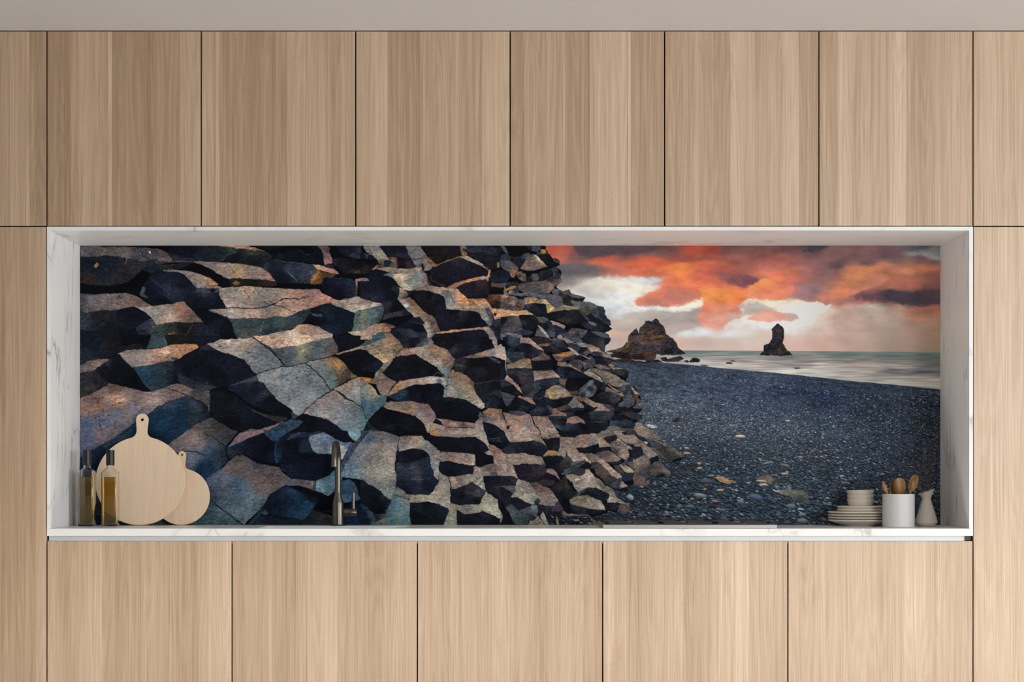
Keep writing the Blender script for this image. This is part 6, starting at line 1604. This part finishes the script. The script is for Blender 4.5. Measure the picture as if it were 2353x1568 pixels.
# ---------------------------------------------------------------- utensil pot
CD = .215; cxp = X(2064.8, CD); csn = sc(CD); CR = 36.6/csn
bm = new()
lathe(bm, [(0, 0), (CR-.002, 0), (CR, .002), (CR, .1305), (CR-.0012, .1318), (CR-.004, .1312), (CR-.0045, .008), (0, .007)], 64)
o = obj('utensil_pot', bm, M_CER, None, smooth=.5, loc=(cxp, CD, WT+.0003))
tag(o, 'white cylindrical utensil pot holding wooden spoons, right of the plates', 'pot')
def spoon_mesh(Lh, W, depth, Lt, notch=False, wob=0.0):
    """head up along +z; head length Lh, total length Lt, bowl hollow towards -y"""
    bm = new(); nu, nv = 30, 16
    rows = []
    for i in range(nu+1):
        u = i/nu; z = Lt-Lh+Lh*u
        w = W*max(0.0, 1-abs(2*min(1, u**1.12)-1.06)**2.3)**.55 if u > .02 else .005
        if u < .12: w = max(w*(u/.12)**.5, .0052)
        if u > .985: w = max(w*.6, .002)
        dp = depth*math.sin(math.pi*u)**.8*(w/W)
        rows.append((z, max(w, .0015), dp))
    T = .0034
    F, B = [], []
    for (z, w, dp) in rows:
        f_, b_ = [], []
        for j in range(nv+1):
            v = -1+2*j/nv
            edge = math.sqrt(max(0, 1-v*v))
            yf = dp*(1-v*v)
            zz = z
            if notch and z > Lt-Lh*.30: zz = z-.018*math.exp(-((v-.25)/.14)**2)*(z-(Lt-Lh*.30))/(Lh*.30)
            f_.append(bm.verts.new((w*v, yf-T*.5*edge, zz))); b_.append(bm.verts.new((w*v, yf+T*.5*edge+.0012*edge, zz)))
        F.append(f_); B.append(b_)
    for i in range(nu):
        for j in range(nv):
            bm.faces.new((F[i][j], F[i][j+1], F[i+1][j+1], F[i+1][j])); bm.faces.new((B[i][j], B[i+1][j], B[i+1][j+1], B[i][j+1]))
        for j in (0, nv): bm.faces.new((F[i][j], F[i+1][j], B[i+1][j], B[i][j]))
    for j in range(nv):
        bm.faces.new((F[0][j], B[0][j], B[0][j+1], F[0][j+1])); bm.faces.new((F[nu][j], F[nu][j+1], B[nu][j+1], B[nu][j]))
    tube(bm, [(0, .0, 0), (0, 0, .01), (0, .0, Lt-Lh*.97), (0, .0012, Lt-Lh*.82)], [.0035, .0048, .0052, .0035], 12)
    return bm
def utensil(name, bm, m, base, head, roll, label, cat, group, smooth=1.0):
    """base and head: world points; the local +z runs from base to head"""
    o = obj(name, bm, m, None, smooth=smooth)
    o.location = base
    dv = (Vector(head)-Vector(base)).normalized()
    q = Vector((0, 0, 1)).rotation_difference(dv)
    o.rotation_mode = 'QUATERNION'; o.rotation_quaternion = q @ Quaternion((0, 0, 1), roll)
    return tag(o, label, cat, group)
def PT(px, py, d): return Vector((X(px, d), d, Z(py, d)))
zb_ = WT+.0098
G = 'wooden utensils in the white pot'
def place_spoon(pxb, db, pxh, pyh, dh, Lh, W, depth, roll, label, notch=False):
    base = Vector((X(pxb, db), db, zb_)); head = PT(pxh, pyh, dh)
    utensil('wooden_spoon' if not notch else 'wooden_fork', spoon_mesh(Lh, W, depth, (head-base).length, notch), M_SPOON, base, head, roll, label, 'spoon' if not notch else 'fork', G)
place_spoon(2064, CD+.016, 2028.5, 1105.8, CD-.010, .062, .0145, .012, .95, 'narrow wooden spoon seen side-on, leaning to the left in the pot')
place_spoon(2070, CD+.030, 2066.5, 1098.6, CD-.002, .078, .0258, .012, math.pi+.12, 'wide round wooden spoon showing its back, in the middle of the pot')
place_spoon(2048, CD+.042, 2056.5, 1104, CD+.026, .074, .0200, .010, .3, 'dark wooden spoon mostly hidden behind the round middle spoon')
place_spoon(2064, CD+.006, 2105.5, 1092, CD+.014, .078, .0205, .012, .35, 'notched wooden fork leaning to the right in the pot', True)

# ---------------------------------------------------------------- jug with two whisks
JD = .33; jx = X(2128.6, JD); js = sc(JD)
bm = new()
def ring(r, z, tilt=0.0, n=56): return [Vector((r*math.cos(2*math.pi*k/n), r*math.sin(2*math.pi*k/n), z+tilt*math.cos(2*math.pi*k/n))) for k in range(n)]
outer = [ring(.0305, 0), ring(.0325, .0012), ring(.0405, .0085), ring(.0448, .0150), ring(.0452, .0185), ring(.0435, .0245), ring(.0312, .066), ring(.0228, .094), ring(.0186, .1085), ring(.0183, .1115), ring(.0205, .118, .002), ring(.0262, .130, .0065), ring(.0336, .1415, .0115)]
inner = [ring(.0312, .1412, .0112), ring(.0240, .130, .0065), ring(.0180, .118, .002), ring(.0167, .111), ring(.0200, .094), ring(.0285, .066), ring(.0410, .0245), ring(.0410, .016), ring(.028, .006)]
loft(bm, outer+inner)
o = obj('jug', bm, M_JUG, None, smooth=.55, loc=(jx, JD, WT+.0003))
tag(o, 'beige stoneware jug with slanted flared mouth, beside the right niche wall', 'jug')
def whisk(base, top, Lb, W, label, nl=5, spin=0.0):
    base = Vector(base); top = Vector(top); Lt = (top-base).length
    e = empty('whisk', base, label, 'whisk', 'wire whisks in the jug')
    dv = (top-base).normalized(); e.rotation_mode = 'QUATERNION'; e.rotation_quaternion = Vector((0, 0, 1)).rotation_difference(dv)
    bm = new(); tube(bm, [(0, 0, 0), (0, 0, .004), (0, 0, Lt-Lb-.004), (0, 0, Lt-Lb+.006)], [.0030, .0036, .0038, .0034], 14); obj('handle', bm, M_WIRE, e, smooth=.8)
    for k in range(nl):
        a = math.pi*k/nl+spin; ca, sa = math.cos(a), math.sin(a)
        pts = []
        for i in range(37):
            t = i/36
            if t < .5: u = t*2; sg = 1
            else: u = (1-t)*2; sg = -1
            z = Lb*(1-(1-u)**1.0) if False else Lb*math.sin(math.pi/2*u)**.92
            q = z/Lb
            r_ = (W/2)*(math.sin(math.pi*(q**1.75))**.62 if 0 < q < 1 else 0)
            r_ = max(r_, .0028*(1-q))
            pts.append((sg*r_*ca, sg*r_*sa, Lt-Lb+z-.0006*k))
        bm = new(); tube(bm, pts, .0007, 8); obj('wire', bm, M_WIRE, e, smooth=1.2)
    return e
whisk((X(2130.5, JD), JD+.002, WT+.0085), PT(2136.6, 1021.8, JD+.002), .178, .0530, 'tall wire whisk standing upright in the beige jug', 5, .2)
whisk((X(2145.5, JD), JD-.018, WT+.0085), PT(2088.5, 1055.5, JD+.01), .118, .0600, 'smaller wire whisk leaning left out of the jug, behind the fork', 5, .45)

# ---------------------------------------------------------------- room
def struct(name, bm, m, loc=(0, 0, 0)):
    o = obj(name, bm, m, None, loc=loc); o['kind'] = 'structure'; return o
zc_ = U1+.003
bm = new(); box(bm, -5, 7, -9.5, .8, -.06, 0); struct('floor', bm, M_FLOOR)
bm = new(); box(bm, -5, 7, -9.5, .8, 0, .06); struct('ceiling', bm, M_CEIL, (0, 0, zc_))
bm = new(); box(bm, -5, 7, .62, .8, .001, zc_-.001); struct('wall_back', bm, M_WALL)
bm = new(); box(bm, -5, -4.9, -9.5, .62, .001, zc_-.001); struct('wall_left', bm, M_WALL)

# ---------------------------------------------------------------- camera and light
cam = bpy.data.cameras.new('camera'); co_ = bpy.data.objects.new('camera', cam); COL.objects.link(co_)
cam.sensor_width = 36; cam.sensor_fit = 'HORIZONTAL'
cam.lens = 36*D/(2353/PPM)
cam.shift_x = (1176.5-CX)/2353; cam.shift_y = (CY-784)/2353
co_.location = (0, -D, EYE); co_.rotation_euler = (math.pi/2, 0, 0)
cam.clip_start = .05; cam.clip_end = 60
scene.camera = co_

def area(name, loc, target, sx, sy, power, col, spread=180):
    l = bpy.data.lights.new(name, 'AREA'); l.shape = 'RECTANGLE'; l.size = sx; l.size_y = sy; l.energy = power; l.color = col; l.spread = math.radians(spread)
    o = bpy.data.objects.new(name, l); COL.objects.link(o); o.location = loc
    o.rotation_euler = (Vector(target)-Vector(loc)).to_track_quat('-Z', 'Y').to_euler()
    return o
for a in LIGHTS: area(*a)
wd = bpy.data.worlds.new('world'); scene.world = wd; wd.use_nodes = True
bgn = wd.node_tree.nodes['Background']; bgn.inputs['Color'].default_value = WORLD_COL; bgn.inputs['Strength'].default_value = WORLD_STR
vs = scene.view_settings
vs.view_transform = 'Standard'; vs.look = 'None'; vs.exposure = EXPOSURE; vs.gamma = 1.0; vs.use_curve_mapping = False
scene.display_settings.display_device = 'sRGB'
